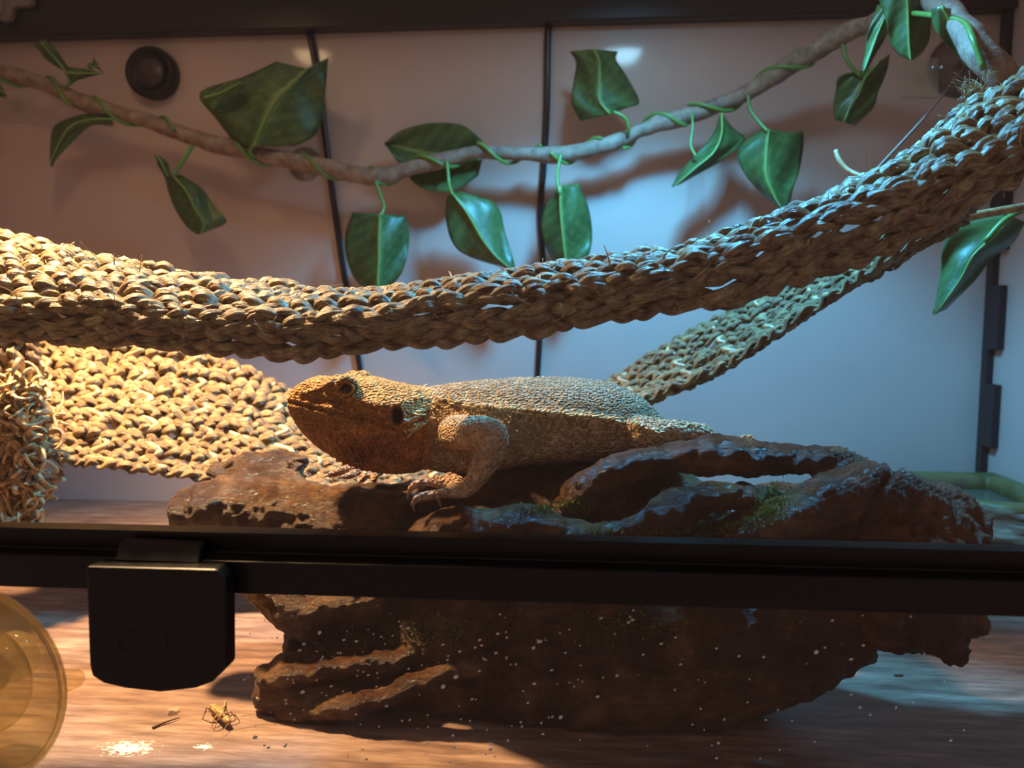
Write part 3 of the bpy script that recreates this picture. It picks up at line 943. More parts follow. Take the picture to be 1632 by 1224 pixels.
# eyes
M_iris = plain('amber_iris', (0.20, 0.09, 0.025), 0.15)
M_pupil = plain('black_pupil', (0.004, 0.003, 0.003), 0.05, 0.8)
M_lid = plain('eyelid_skin', (0.50, 0.29, 0.08), 0.5, 0.4, 0.3, 900)
def mirror(p):
    return np.array([p[0], 2 * YC - p[1], p[2]])
eloc, enor, _i, _d = ray(EYE[0], EYE[1], liz_tree)
eloc = np.array(eloc)
for flip in (False, True):
    cc = eloc + np.array([0, 0.0020, 0])
    axis = unit(np.array([-0.12, -1, 0.12]))
    if flip:
        cc, axis = mirror(cc), axis * np.array([1, -1, 1])
    e = obj('eye', lathe([(0.0042 * math.sin(a), 0.0042 * math.cos(a)) for a in np.linspace(0.02, 2.2, 14)], cc, axis, 28), M_iris, liz)
    obj('pupil', lathe([(0.0030 * math.sin(a), 0.0026 + 0.0020 * math.cos(a)) for a in np.linspace(0.02, 1.5, 8)], cc, axis, 24), M_pupil, e)
    ring = []
    u = unit(np.cross(axis, [0, 0, 1]))
    w = np.cross(u, axis)
    for a in np.linspace(0, 2 * math.pi, 33):
        ring.append(cc + axis * 0.0022 + 0.0046 * math.cos(a) * u + 0.0038 * math.sin(a) * w)
    obj('eyelid', tube(np.array(ring), 0.00095, 8), M_lid, e)


# claws on the toes
M_claw = plain('horn_claw', (0.16, 0.10, 0.06), 0.35)
claws = [((681, 770, .459), (674, 780, .460)), ((652, 786, .448), (650, 797, .447)), ((658, 806, .437), (661, 817, .437)), ((699, 797, .431), (703, 809, .431)),
         ((524, 758, 0.528), (514, 763, 0.526)), ((546, 760, 0.520), (538, 764, 0.519)), ((575, 767, 0.515), (572, 772, 0.513)), ((595, 768, 0.515), (594, 773, 0.513)), ((1203, 709, .478), (1206, 717, .477))]
for a, b in claws:
    A, B = PY(*a), PY(*b)
    mid = (A + B) / 2 + [0, 0, 0.0006]
    obj('claw', tube(smooth_path([A + (A - B) * 0.35, mid, B], 10), np.linspace(0.0013, 0.0002, 10), 8), M_claw, liz)

# spines: rows of small pointed scales
M_spine = plain('spine_scale', (0.66, 0.50, 0.26), 0.5)
cones = []
def cone_at(q, nn, dirn, Ln, r):
    u = unit(np.cross(dirn, [0.2, 0.3, 1.0])) * r
    w = unit(np.cross(dirn, u)) * r
    q0 = q - nn * r * 0.6
    ang = np.linspace(0, 2 * math.pi, 6)[:-1]
    base = [q0 + u * math.cos(t) + w * math.sin(t) for t in ang]
    cones.append((np.array(base + [q0 + dirn * Ln]), [[k, (k + 1) % 5, 5] for k in range(5)] + [[4, 3, 2, 1, 0]]))
def spine(px, py, Ln, r, back=0.9, lift=0.7, jit=0.25):
    loc, nor, _i, _d = ray(px, py, liz_tree)
    if loc is None:
        return
    q, nn = np.array(loc), np.array(nor)
    dirn = unit(nn * lift + np.array([back, 0, 0.25]) + RNG.normal(0, jit, 3))
    Ln *= RNG.uniform(0.7, 1.25)
    cone_at(q, nn, dirn, Ln, r)
    if q[1] < YC and px < 1060 and q[1] > 0.45:
        m_ = np.array([1, -1, 1])
        cone_at(mirror(q), nn * m_, dirn * m_, Ln, r)
def along(poly, n, Ln, r, sp=2.0, **kw):
    S = smooth_path(np.column_stack([np.array(poly, float), np.zeros(len(poly))]), n)
    for x, y, _z in S:
        spine(x + RNG.normal(0, sp), y + RNG.normal(0, sp), Ln, r, **kw)
lat = [(748, 648), (800, 651), (850, 655), (900, 660), (960, 667), (1010, 677), (1050, 690)]
along(lat, 52, 0.0042, 0.0010, 1.0)
along([(x, y + 5) for x, y in lat], 50, 0.0030, 0.0009, 1.6)
along([(x, y - 5) for x, y in lat], 50, 0.0026, 0.0008, 2.0)
for k in range(90):
    t = RNG.random()
    x = 800 + 240 * t
    spine(x, 672 + 0.09 * (x - 850) + RNG.normal(0, 7), 0.0020, 0.00075, lift=1.0)
along([(700, 632), (720, 640), (745, 648)], 14, 0.0048, 0.0012, 3)
along([(655, 622), (672, 636), (690, 645)], 16, 0.0040, 0.0011, 4)
along([(645, 672), (660, 664), (678, 652), (690, 645)], 22, 0.0046, 0.0011, 3.5)
along([(645, 690), (660, 680), (675, 672), (690, 664)], 18, 0.0046, 0.0011, 2.5)
along([(605, 632), (630, 636), (655, 640)], 14, 0.0020, 0.0010, 3, lift=1.0)
along([(590, 640), (612, 642)], 10, 0.0014, 0.0012, 4, lift=1.2)
along([(648, 696), (656, 688)], 4, 0.004, 0.0007, 1)
along([(705, 700), (715, 690), (730, 680), (745, 676)], 26, 0.0026, 0.0009, 6)
along([(520, 735), (545, 748), (575, 755)], 22, 0.0016, 0.0006, 2, back=-0.3, lift=1.0)
for k in range(420):
    x = RNG.uniform(700, 1050)
    topy = np.interp(x, [690, 720, 770, 830, 880, 930, 980, 1020, 1045, 1065], [616, 610, 605, 602, 601, 604, 613, 631, 652, 676])
    lowy = np.interp(x, [700, 830, 900, 1050], [632, 650, 656, 688])
    spine(x, topy + 2 + (lowy - topy - 4) * RNG.random() ** 1.3, 0.0013, 0.0006, lift=0.9)
for k in range(36):
    x = RNG.uniform(1072, 1130)
    spine(x, RNG.uniform(674, 682), 0.0016, 0.0006, lift=0.9)
obj('spines', join(cones), M_spine, liz, smooth=False, kind='stuff', label='rows of small pale pointed spines')

# ------------------------------------------------------------------ seagrass hammock
def straw_mat():
    m, nt, b = new_mat('dry_seagrass')
    v = coords(nt)
    f = noise(nt, v, 130, 5, 0.7)
    oi = N(nt, 'ShaderNodeObjectInfo')
    c1 = ramp(nt, f, [(0.28, (0.15, 0.078, 0.042)), (0.42, (0.34, 0.215, 0.115)), (0.56, (0.56, 0.42, 0.22)), (0.72, (0.64, 0.55, 0.30))])
    c2 = ramp(nt, oi.outputs['Random'], [(0.0, (0.82, 0.74, 0.66)), (1.0, (1.0, 1.0, 0.95))])
    mx = N(nt, 'ShaderNodeMix', data_type='RGBA', blend_type='MULTIPLY')
    mx.inputs['Factor'].default_value = 1.0
    nt.links.new(c1, mx.inputs[6])
    nt.links.new(c2, mx.inputs[7])
    nt.links.new(mx.outputs[2], b.inputs['Base Color'])
    b.inputs['Roughness'].default_value = 0.42
    b.inputs['Specular IOR Level'].default_value = 0.5
    fb = N(nt, 'ShaderNodeAttribute', attribute_name='fibre')
    h = noise(nt, fb.outputs['Vector'], 1.7, 3, 0.6)
    bump(nt, b, h, 1.0, 0.004)
    off = N(nt, 'ShaderNodeVectorMath', operation='ADD')
    off.inputs[1].default_value = (31.7, 12.3, 5.1)
    nt.links.new(fb.outputs['Vector'], off.inputs[0])
    dk = ramp(nt, noise(nt, off.outputs[0], 1.1, 2, 0.5), [(0.34, (0.62, 0.54, 0.48)), (0.5, (0.95, 0.95, 0.95))])
    m3 = N(nt, 'ShaderNodeMix', data_type='RGBA', blend_type='MULTIPLY')
    m3.inputs['Factor'].default_value = 1.0
    nt.links.new(mx.outputs[2], m3.inputs[6])
    nt.links.new(dk, m3.inputs[7])
    nt.links.new(m3.outputs[2], b.inputs['Base Color'])
    return m
M_straw = straw_mat()
ham = thing('hammock', (-0.05, 0.50, 0.14), 'braided seagrass hammock slung across the tank above the lizard', 'hammock')
ham['label'] = 'braided straw-coloured seagrass hammock slung across the tank above the lizard'

def strand_mesh(C, B, Nn, r, lobes, m, twist, flat, seed):
    n = len(C)
    T = unit(np.gradient(C, axis=0))
    B2 = unit(B - T * np.sum(B * T, axis=1, keepdims=True))
    N2 = np.cross(T, B2)
    a = np.linspace(0, 2 * math.pi, m, endpoint=False)[None, :]
    s = np.arange(n)[:, None]
    ph = twist * s + seed
    lob = 0.74 + 0.40 * np.abs(np.cos(lobes * 0.5 * (a + ph)))
    rr = r[:, None] * lob
    V = C[:, None] + (rr * np.cos(a))[..., None] * B2[:, None] + (flat * rr * np.sin(a))[..., None] * N2[:, None]
    return V.reshape(-1, 3), ring_faces(n, m)

def braid(C, B, W, period, parent, per=12, m=10, lobes=5, phase=None, thick=1.0, rough=0.6):
    """three plaited strands round a centre line; each strand is a mesh of its own"""
    ln = np.linalg.norm(np.diff(C, axis=0), axis=1).sum()
    n = max(24, int(ln / period * per))
    Q = smooth_path(np.column_stack([C, B, np.broadcast_to(np.asarray(W, float), (len(C),))]), n)
    C, B, W = Q[:, :3], unit(Q[:, 3:6]), Q[:, 6]
    T = unit(np.gradient(C, axis=0))
    Nn = unit(np.cross(T, B))
    s = np.linspace(0, ln, n)
    seed = RNG.uniform(0, 100) if phase is None else phase
    C = C + 0.16 * rough * W[:, None] * np.stack([vnoise(np.stack([s * 60, np.full(n, seed + k), np.zeros(n)], axis=1)) for k in (0, 9, 21)], axis=1)
    first = None
    for k in range(3):
        th = 2 * math.pi * s / period + 2 * math.pi * k / 3 + seed
        th = th + (0.35 + 0.5 * rough) * vnoise(np.stack([s * 45, np.full(n, seed + 3.3 * k), np.ones(n)], axis=1))
        off = B * (W * 0.30 * np.sin(th))[:, None] + Nn * (W * 0.17 * thick * np.sin(2 * th))[:, None]
        r = W * 0.27 * (1 + 0.28 * rough * vnoise(np.stack([s * 110, np.full(n, seed * 2 + 5 * k), np.zeros(n)], axis=1)))
        geo = strand_mesh(C + off, B, Nn, r, lobes, m, 0.16, 0.72, seed + k)
        if first is None:
            first = bpy.data.objects.new('braid', None)
            first.empty_display_size = 0.005
            COL.objects.link(first)
            first.parent = parent
        so_ = obj('strand', geo, M_straw, first)
        mm = len(geo[0]) // n
        aa = np.tile(np.arange(mm) * 2 * math.pi / mm, n) + np.repeat(0.05 * np.arange(n), mm)
        fv = np.stack([2.6 * np.cos(aa) + seed * 3 + 7 * k, 2.6 * np.sin(aa), np.repeat(s * 45, mm)], axis=1)
        fa = so_.data.attributes.new('fibre', 'FLOAT_VECTOR', 'POINT')
        fa.data.foreach_set('vector', fv.ravel().astype(np.float32))

xs = np.array([-210, -110, 0, 120, 240, 360, 480, 600, 720, 840, 960, 1080, 1200, 1320, 1440, 1540, 1632, 1760, 1900])
bot = np.interp(xs, [-210, 0, 100, 200, 300, 400, 500, 560, 640, 744, 844, 944, 1010, 1088, 1221, 1371, 1455, 1511, 1541, 1632, 1900],
                [500, 532, 540, 546, 552, 558, 563, 560, 546, 542, 532, 515, 505, 492, 462, 412, 382, 350, 332, 275, 110])
tpf = np.interp(xs, [-210, 0, 100, 233, 400, 544, 677, 777, 877, 977, 1088, 1255, 1355, 1421, 1521, 1632, 1900],
                [455, 482, 480, 488, 497, 505, 476, 462, 444, 433, 418, 355, 335, 308, 260, 208, 60])
bck = np.interp(xs, [-210, 0, 70, 160, 300, 440, 544, 640, 777, 877, 960, 1060, 1140, 1200, 1310, 1340, 1400, 1480, 1520, 1560, 1632, 1900],
                [300, 372, 392, 412, 446, 458, 469, 474, 456, 438, 426, 412, 392, 378, 325, 302, 282, 240, 192, 162, 122, -20])
yfr = np.interp(xs, [-210, 0, 600, 1100, 1632, 1900], [.406, .406, .408, .408, .402, .398])
ybk = np.interp(xs, [-210, 0, 500, 800, 1100, 1632, 1900], [.485, .482, .475, .475, .48, .48, .48])
Pb = np.array([PY(x, y, Y) for x, y, Y in zip(xs, bot, yfr + 0.004)])
Pt = np.array([PY(x, y, Y) for x, y, Y in zip(xs, tpf, yfr)])
Pk = np.array([PY(x, y, Y) for x, y, Y in zip(xs, bck, ybk)])
rows = []
NF, NT = 3, 6
for j in range(NF):
    u = (j + 0.3) / (NF - 0.1)
    q = Pb * (1 - u) + Pt * u
    q[:, 1] -= 0.005 * math.sin(u * math.pi)
    rows.append(q)
for j in range(NT):
    u = (j + 0.25) / NT
    q = Pt * (1 - u) + Pk * u
    q[:, 2] += 0.004 * math.sin(u * math.pi) - 0.001
    rows.append(q)
rows = np.array(rows)
Bdir = np.gradient(rows, axis=0)
Wid = np.linalg.norm(Bdir, axis=2)
for j in range(len(rows)):
    n = len(xs)
    q = rows[j] + RNG.normal(0, 0.0008, (n, 3))
    w = np.clip(Wid[j] * 1.15, 0.0095, 0.0185)
    braid(q, Bdir[j], w, 0.046 if j < NF + 1 else 0.040, ham, per=24 if j < 6 else 18, m=20 if j < 6 else 15, thick=1.35 if j < NF else 1.1, rough=1.0)
# backing of the mat between the rows keeps the weave closed: a slack cross-lacing
for k in range(44):
    i = 0.6 + k * (len(xs) - 1.4) / 44
    i0, fr = int(i), i - int(i)
    line = rows[NF:, i0] * (1 - fr) + rows[NF:, min(i0 + 1, len(xs) - 1)] * fr
    line = line + np.array([0, 0, -0.002])
    zig = line.copy()
    zig[::2, 0] += 0.004
    zig[1::2, 0] -= 0.004
    obj('cross_lacing', tube(smooth_path(zig, 50), 0.0022, 6), M_straw, ham)

# lower sling: spread out on the left, rising in a rolled band on the right
LX = [60, 160, 300, 400, 500, 600, 720, 850, 960, 1080, 1200, 1330, 1440, 1540]
far_edge = [(38, 535, .66), (150, 545, .67), (300, 566, .68), (400, 598, .685), (480, 640, .69), (580, 690, .695), (700, 715, .70), (830, 685, .695), (962, 612, .69), (1090, 535, .68), (1200, 476, .665), (1330, 408, .64), (1430, 352, .62), (1530, 300, .60)]
near_edge = [(60, 738, .585), (190, 752, .59), (330, 772, .60), (440, 784, .60), (540, 792, .605), (640, 795, .61), (760, 780, .615), (900, 718, .615), (1042, 636, .61), (1150, 586, .605), (1250, 525, .595), (1370, 440, .575), (1460, 380, .56), (1550, 318, .55)]
A, Bn = PYs(far_edge), PYs(near_edge)
NR = 11
net = np.array([A * (1 - u) + Bn * u for u in (np.arange(NR) + 0.2) / (NR - 0.6)])
for j in range(NR):
    net[j, :, 2] -= 0.010 * math.sin(math.pi * j / (NR - 1)) * np.linspace(0.3, 1.6, len(LX))
    net[j, :3, 2] += RNG.normal(0, 0.0015)
nb = np.gradient(net, axis=0)
nw = np.linalg.norm(nb, axis=2)
for j in range(NR):
    w = np.clip(nw[j] * 1.0, 0.0095, 0.0145)
    braid(net[j] + RNG.normal(0, 0.0012, net[j].shape), nb[j], w, 0.036, ham, per=14, m=12, lobes=4, thick=1.5, rough=1.2)
for k in range(20):
    i = 0.15 + k * 0.62
    i0, fr = int(i), i - int(i)
    if i0 + 1 >= len(LX):
        break
    line = net[:, i0] * (1 - fr) + net[:, i0 + 1] * fr
    zig = line.copy()
    amp = 0.011 if k < 6 else 0.005
    zig[::2, 0] += amp
    zig[1::2, 0] -= amp
    obj('cross_lacing', tube(smooth_path(zig, 70), 0.0030 if k < 6 else 0.0024, 7), M_straw, ham)
# thick bound edge on the left, joining the mat to the sling
for k, (x0, x1, x2, Y) in enumerate([(-60, -72, -58, .60), (-28, -38, -30, .595), (0, -8, -2, .59), (24, 20, 14, .592), (46, 50, 30, .60)]):
    q = PYs([(x0 - 4, 470, Y + .02), (x0, 540, Y), (x1, 640, Y - .005), (x2 + 8, 740, Y), (x2 + 12, 800, Y + .005), (x2 + 6, 846, Y)])
    b_ = np.tile(np.array([1.0, -0.25, 0]), (len(q), 1))
    braid(q, b_, 0.0165, 0.030, ham, per=12, m=9, lobes=5, thick=1.2)
tuft = []
def blade(p, d1, d2, Ln, r, n=7):
    t = np.linspace(0, 1, n)[:, None]
    c_ = p + d1 * Ln * t + d2 * Ln * t ** 2
    tuft.append(tube(c_, np.linspace(r, r * 0.35, n), 5, flat=0.5))
def loop(p, rad, r, n=11):
    u = unit(RNG.normal(0, 1, 3) + [0, -0.5, 0])
    w = unit(np.cross(u, RNG.normal(0, 1, 3)))
    sw_ = RNG.uniform(2.2, 4.2)
    a_ = np.linspace(0, sw_, n) + RNG.uniform(0, 6.28)
    c_ = p + rad * (np.cos(a_)[:, None] * u * RNG.uniform(1.0, 2.0) + np.sin(a_)[:, None] * w)
    tuft.append(tube(c_, r * np.interp(np.linspace(0, 1, n), [0, 0.2, 0.8, 1], [0.5, 1, 1, 0.4]), 6, flat=0.6))
for k in range(420):
    py = RNG.uniform(600, 850)
    px = RNG.normal(28 + 14 * math.sin((py - 600) / 60), 22)
    if px > 88:
        continue
    loop(PY(px, py, RNG.uniform(.568, .592)), RNG.uniform(0.004, 0.009), RNG.uniform(0.0012, 0.0024))
# loose ends along the mat
for k in range(170):
    j = RNG.integers(0, len(rows))
    i = RNG.uniform(1.5, len(xs) - 2.2)
    i0, fr = int(i), i - int(i)
    p = rows[j, i0] * (1 - fr) + rows[j, i0 + 1] * fr + [0, -0.003, 0.003]
    blade(p, unit(RNG.normal(0, 1, 3) + [0.6, -0.2, 0.5]), RNG.normal(0, 0.4, 3), RNG.uniform(0.006, 0.014), RNG.uniform(0.0003, 0.0007))
for k in range(70):
    p = PY(RNG.normal(1565, 14), RNG.normal(146, 8), .54)
    blade(p, unit(RNG.normal(0, 0.6, 3) + [-0.8, 0, 0.35]), RNG.normal(0, 0.4, 3), RNG.uniform(0.006, 0.014), 0.0004)
obj('loose_straw', join(tuft), M_straw, ham, kind='stuff', label='frayed loose straw ends')
# frayed single strand and cord up to the suction cup on the back wall
obj('loose_end', tube(smooth_path(PYs([(1332, 240, .585), (1338, 256, .58), (1352, 272, .575), (1378, 284, .565)]), 14), np.linspace(0.0016, 0.0022, 14), 7), M_straw, ham)
M_cord = plain('thin_cord', (0.22, 0.15, 0.12), 0.6)
cend = cupw + np.array([0, -0.0225, 0.0])
obj('cord', tube(smooth_path([cend + [0.004, 0, 0.004], cend, (cend * 0.5 + PY(1392, 276, .56) * 0.5) + [0, 0, -0.004], PY(1392, 276, .56)], 24), 0.0011, 6), M_cord, ham)
# cords from the ends to the side walls
re_ = rows[7, -1]
obj('cord', tube(smooth_path([rows[7, -2], re_, np.array([X_R - 0.001, re_[1] + 0.03, re_[2] + 0.05])], 20), 0.003, 8), M_straw, ham)
le_ = rows[7, 0]
obj('cord', tube(smooth_path([rows[7, 1], le_, np.array([X_L + 0.001, le_[1] + 0.02, le_[2] + 0.05])], 24), 0.003, 8), M_straw, ham)
ne_ = net[6, -1]
obj('cord', tube(smooth_path([net[6, -2], ne_, np.array([X_R - 0.001, ne_[1] + 0.02, ne_[2] + 0.03])], 20), 0.003, 8), M_straw, ham)

# ------------------------------------------------------------------ artificial vine
M_bark = noisy_mat('vine_bark', [(0.3, (0.13, 0.085, 0.06)), (0.55, (0.27, 0.19, 0.14)), (0.75, (0.36, 0.28, 0.21))], 90, (1, 1, 1), 0.7, 0.6, 0.002)
M_tendril = plain('tendril_green', (0.10, 0.24, 0.045), 0.4)
def leaf_mat():
    m, nt, b = new_mat('silk_leaf')
    v = coords(nt)
    oi = N(nt, 'ShaderNodeObjectInfo')
    f = noise(nt, v, 45, 4)
    c1 = ramp(nt, f, [(0.3, (0.020, 0.056, 0.016)), (0.55, (0.038, 0.092, 0.026)), (0.75, (0.075, 0.135, 0.040))])
    at = N(nt, 'ShaderNodeAttribute', attribute_name='vein')
    mx = N(nt, 'ShaderNodeMix', data_type='RGBA')
    nt.links.new(at.outputs['Fac'], mx.inputs['Factor'])
    nt.links.new(c1, mx.inputs[6])
    mx.inputs[7].default_value = (0.17, 0.28, 0.08, 1)
    nt.links.new(mx.outputs[2], b.inputs['Base Color'])
    b.inputs['Roughness'].default_value = 0.4
    b.inputs['Subsurface Weight'].default_value = 0.0
    b.inputs['Specular IOR Level'].default_value = 0.45
    bump(nt, b, noise(nt, v, 220, 3), 0.25, 0.001)
    return m
M_leaf = leaf_mat()
M_rib = plain('leaf_rib', (0.16, 0.30, 0.07), 0.4)
VY = 0.895
stem = [(-90, 92, .90), (-40, 100, .90), (0, 115, VY), (67, 133, VY), (133, 163, VY), (200, 182, VY), (250, 198, VY), (300, 217, VY), (350, 231, VY), (417, 247, VY), (483, 260, VY), (544, 272, VY), (594, 282, VY), (661, 267, VY), (711, 253, VY), (761, 243, VY),
        (844, 246, VY), (894, 246, VY), (961, 233, VY), (1011, 213, VY), (1044, 198, VY), (1088, 187, VY), (1155, 163, .89), (1205, 140, .885), (1255, 107, .875), (1305, 77, .86), (1355, 49, .835), (1388, 38, .81), (1421, 22, .765), (1460, 4, .70), (1500, 8, .64), (1530, 38, .60), (1562, 80, .57), (1590, 112, .56), (1615, 145, .56), (1650, 215, .575), (1690, 300, .60), (1720, 420, .61), (1735, 560, .61)]
SP = smooth_path(PYs(stem), 420)
sw = 0.0088 + 0.0018 * vnoise(np.stack([np.arange(420) * 0.12, np.zeros(420), np.zeros(420)], axis=1))
near = np.clip((np.arange(420) - 300) / 60, 0, 1)
vine = thing('vine', tuple(PY(711, 262, VY)), 'artificial jungle vine with brown stem and green leaves along the back wall', 'vine')
obj('stem', tube(SP + 0.0012 * np.stack([vnoise(SP * 90 + k) for k in (0, 7, 13)], axis=1), sw, 12), M_bark, vine)
SPX = project(SP)
def twist(px0, px1, turns, phase=0.0, r=0.0021):
    i0 = int(np.argmin(np.abs(SPX[:330, 0] - px0)))
    i1 = int(np.argmin(np.abs(SPX[:330, 0] - px1)))
    seg = smooth_path(SP[i0:i1 + 1], 70)
    T = unit(np.gradient(seg, axis=0))
    u = unit(np.cross(T, [0, 1, 0]))
    w = np.cross(T, u)
    a = np.linspace(0, turns * 2 * math.pi, 70) + phase
    hel = seg + 0.0105 * (np.cos(a)[:, None] * u + np.sin(a)[:, None] * w)
    obj('tendril', tube(hel, r, 7), M_tendril, vine)
twist(0, 120, 1.1, 2.0)
twist(150, 285, 1.2, 0.3)
twist(380, 600, 1.9, 1.0)
twist(600, 770, 1.6, 2.2)
twist(760, 860, 0.9, 0.5)
twist(880, 960, 0.9, 1.5)
twist(985, 1090, 1.0, 2.8)
twist(1100, 1290, 1.5, 0.2)
obj('tendril', tube(smooth_path(PYs([(1440, 20, .68), (1490, 25, .62), (1535, 35, .585), (1550, 60, .56), (1560, 85, .555), (1568, 110, .552)]), 40), 0.0021, 7), M_tendril, vine)

def leaf(stations, Y, bend=0.0, fold=0.010, ripple=0.003, ny=9, tilt=0.0, flip=1):
    """leaf blade through (left, middle, right) photo points; gets a fold along the rib, ripples and thickness"""
    S = np.array([np.concatenate([a, b, c]) for a, b, c in stations], float)
    k = len(S)
    t = np.linspace(0, 1, k)
    S = smooth_path(S, 22)
    rowsV = []
    veins = []
    n = len(S)
    for i, s in enumerate(S):
        u = i / (n - 1)
        line = []
        for q in np.linspace(-1, 1, 2 * ny + 1):
            e = s[0:2] if q < 0 else s[4:6]
            aq = abs(q)
            px = s[2:4] * (1 - aq) + e * aq
            dy = fold * aq * flip + bend * math.sin(u * math.pi) + tilt * (q if True else 0) + ripple * math.sin(9 * u + 5 * q) * aq
            line.append(PY(px[0], px[1], Y + dy))
            side_v = math.exp(-(((u * 7 - aq * 1.6) % 1.0 - 0.5) / 0.10) ** 2) * 0.28 * (aq > 0.04)
            veins.append(max(side_v, math.exp(-(aq / 0.06) ** 2)))
        rowsV.append(line)
    V = np.array(rowsV).reshape(-1, 3)
    m = 2 * ny + 1
    F = [[i * m + j, i * m + j + 1, (i + 1) * m + j + 1, (i + 1) * m + j] for i in range(n - 1) for j in range(m - 1)]
    o = obj('leaf', (V, F), M_leaf, vine)
    at = o.data.attributes.new('vein', 'FLOAT', 'POINT')
    at.data.foreach_set('value', np.array(veins, np.float32))
    so = o.modifiers.new('cloth', 'SOLIDIFY')
    so.thickness = 0.0007
    rib = np.array([rowsV[i][ny] for i in range(n)]) + [0, -0.0008 if flip > 0 else 0.0, 0]
    obj('midrib', tube(rib, np.linspace(0.0013, 0.0005, n), 6), M_rib, o)
    return o
def stalk(pts, r=0.0019):
    obj('stalk', tube(smooth_path(PYs(pts), 18), r, 7), M_tendril, vine)

leaf([((100, 113), (104, 112), (108, 105)), ((75, 96), (90, 95), (96, 88)), ((62, 80), (76, 79), (86, 74)), ((54, 70), (64, 66), (74, 62))], .875, fold=.012)
leaf([((104, 106), (107, 116), (112, 136)), ((130, 109), (128, 117), (126, 127)), ((147, 112), (148, 117), (146, 122)), ((160, 116), (161, 117), (162, 118))], .875, fold=.010)
leaf([((138, 106), (140, 104), (142, 100)), ((145, 110), (150, 108), (155, 106)), ((150, 92), (158, 106), (166, 118))], .882, fold=.004)
stalk([(104, 140, .887), (110, 132, .882), (106, 114, .876)])
leaf([((172, 182), (179, 190), (180, 201)), ((145, 180), (150, 190), (156, 199)), ((110, 188), (118, 198), (136, 206)), ((84, 205), (100, 218), (113, 229)), ((79, 250), (82, 256), (90, 254)), ((80, 264), (82, 266), (84, 267))], .885, fold=.014)
leaf([((-24, 118), (-20, 135), (-24, 150)), ((-4, 128), (-5, 142), (-6, 154)), ((6, 142), (8, 149), (10, 156))], .87, fold=.006)
leaf([((262, 281), (275, 279), (290, 279)), ((269, 308), (297, 304), (322, 300)), ((280, 335), (312, 334), (341, 328)), ((298, 362), (325, 356), (361, 354)), ((314, 374), (320, 373), (330, 369))], .875, fold=.014)
leaf([((246, 246), (250, 247), (254, 248)), ((252, 262), (258, 260), (266, 258)), ((262, 283), (268, 281), (273, 278))], .872, fold=.004)
stalk([(306, 232, .887), (294, 252, .88), (276, 280, .874)], .0026)
leaf([((372, 226), (405, 234), (470, 233)), ((345, 190), (420, 196), (505, 213)), ((318, 148), (440, 160), (515, 170)), ((388, 122), (462, 138), (520, 130)), ((440, 98), (490, 110), (523, 92))], .87, fold=.020, ripple=.005)
leaf([((318, 146), (325, 156), (338, 178)), ((345, 136), (352, 148), (360, 162)), ((383, 125), (385, 131), (388, 138))], .864, fold=.003)
stalk([(406, 250, .886), (398, 242, .878), (408, 222, .869), (418, 200, .868)])
leaf([((613, 228), (613, 229), (614, 231)), ((640, 208), (640, 235), (637, 262)), ((685, 196), (685, 245), (668, 298)), ((735, 199), (735, 250), (720, 306)), ((768, 222), (770, 250), (762, 280))], .915, fold=.008, flip=-1)
leaf([((562, 338), (606, 341), (646, 344)), ((550, 372), (604, 374), (652, 370)), ((552, 410), (604, 410), (650, 400)), ((566, 446), (602, 446), (640, 436)), ((590, 466), (603, 469), (616, 465))], .875, fold=.022, ripple=.004)
stalk([(598, 288, .887), (606, 310, .885), (612, 330, .88), (606, 345, .874)])
leaf([((712, 314), (721, 308), (735, 305)), ((710, 345), (745, 340), (790, 325)), ((720, 385), (768, 380), (805, 370)), ((745, 408), (790, 408), (816, 405)), ((815, 431), (820, 433), (823, 433))], .872, fold=.014)
stalk([(712, 256, .884), (714, 275, .88), (716, 295, .876), (721, 310, .871)])
leaf([((884, 306), (893, 296), (922, 292)), ((868, 330), (893, 335), (938, 330)), ((862, 360), (896, 370), (944, 375)), ((872, 400), (900, 405), (938, 408)), ((892, 428), (905, 430), (924, 426))], .875, fold=.020, ripple=.004)
stalk([(894, 246, .884), (889, 270, .88), (888, 290, .877), (893, 310, .874)])
leaf([((925, 193), (972, 182), (1000, 172)), ((911, 165), (955, 160), (1019, 162)), ((914, 130), (955, 130), (998, 120)), ((918, 100), (955, 100), (982, 95)), ((908, 82), (945, 78), (985, 82))], .88, fold=.016, ripple=.005)
stalk([(1000, 215, .886), (1002, 205, .88), (996, 188, .876), (978, 178, .876)])
leaf([((1148, 180), (1150, 181), (1152, 182)), ((1135, 215), (1150, 213), (1170, 205)), ((1110, 245), (1138, 242), (1187, 222)), ((1085, 272), (1108, 268), (1150, 256)), ((1070, 298), (1074, 297), (1084, 294))], .87, fold=.016)
stalk([(1103, 180, .885), (1104, 205, .88), (1101, 232, .876), (1110, 250, .87)], .0014)
leaf([((1200, 212), (1225, 206), (1262, 211)), ((1175, 240), (1222, 240), (1281, 214)), ((1185, 275), (1221, 280), (1275, 268)), ((1215, 310), (1233, 312), (1264, 302)), ((1238, 328), (1248, 336), (1258, 334)), ((1244, 342), (1248, 347), (1254, 344))], .868, fold=.018, ripple=.004)
stalk([(1192, 150, .882), (1196, 175, .878), (1210, 195, .872), (1224, 210, .867)])
leaf([((1385, 112), (1400, 100), (1418, 86)), ((1340, 120), (1378, 125), (1414, 112)), ((1332, 145), (1368, 150), (1400, 146)), ((1328, 170), (1355, 170), (1392, 172)), ((1330, 190), (1345, 195), (1362, 201))], .84, fold=.016, ripple=.006)
stalk([(1340, 60, .842), (1346, 82, .84), (1352, 100, .838), (1372, 122, .838)])
leaf([((1398, -8), (1445, -12), (1492, -4)), ((1412, 35), (1447, 35), (1484, 30)), ((1418, 65), (1448, 66), (1482, 60)), ((1430, 85), (1450, 89), (1472, 82)), ((1446, 95), (1451, 97), (1457, 95))], .66, fold=.012)
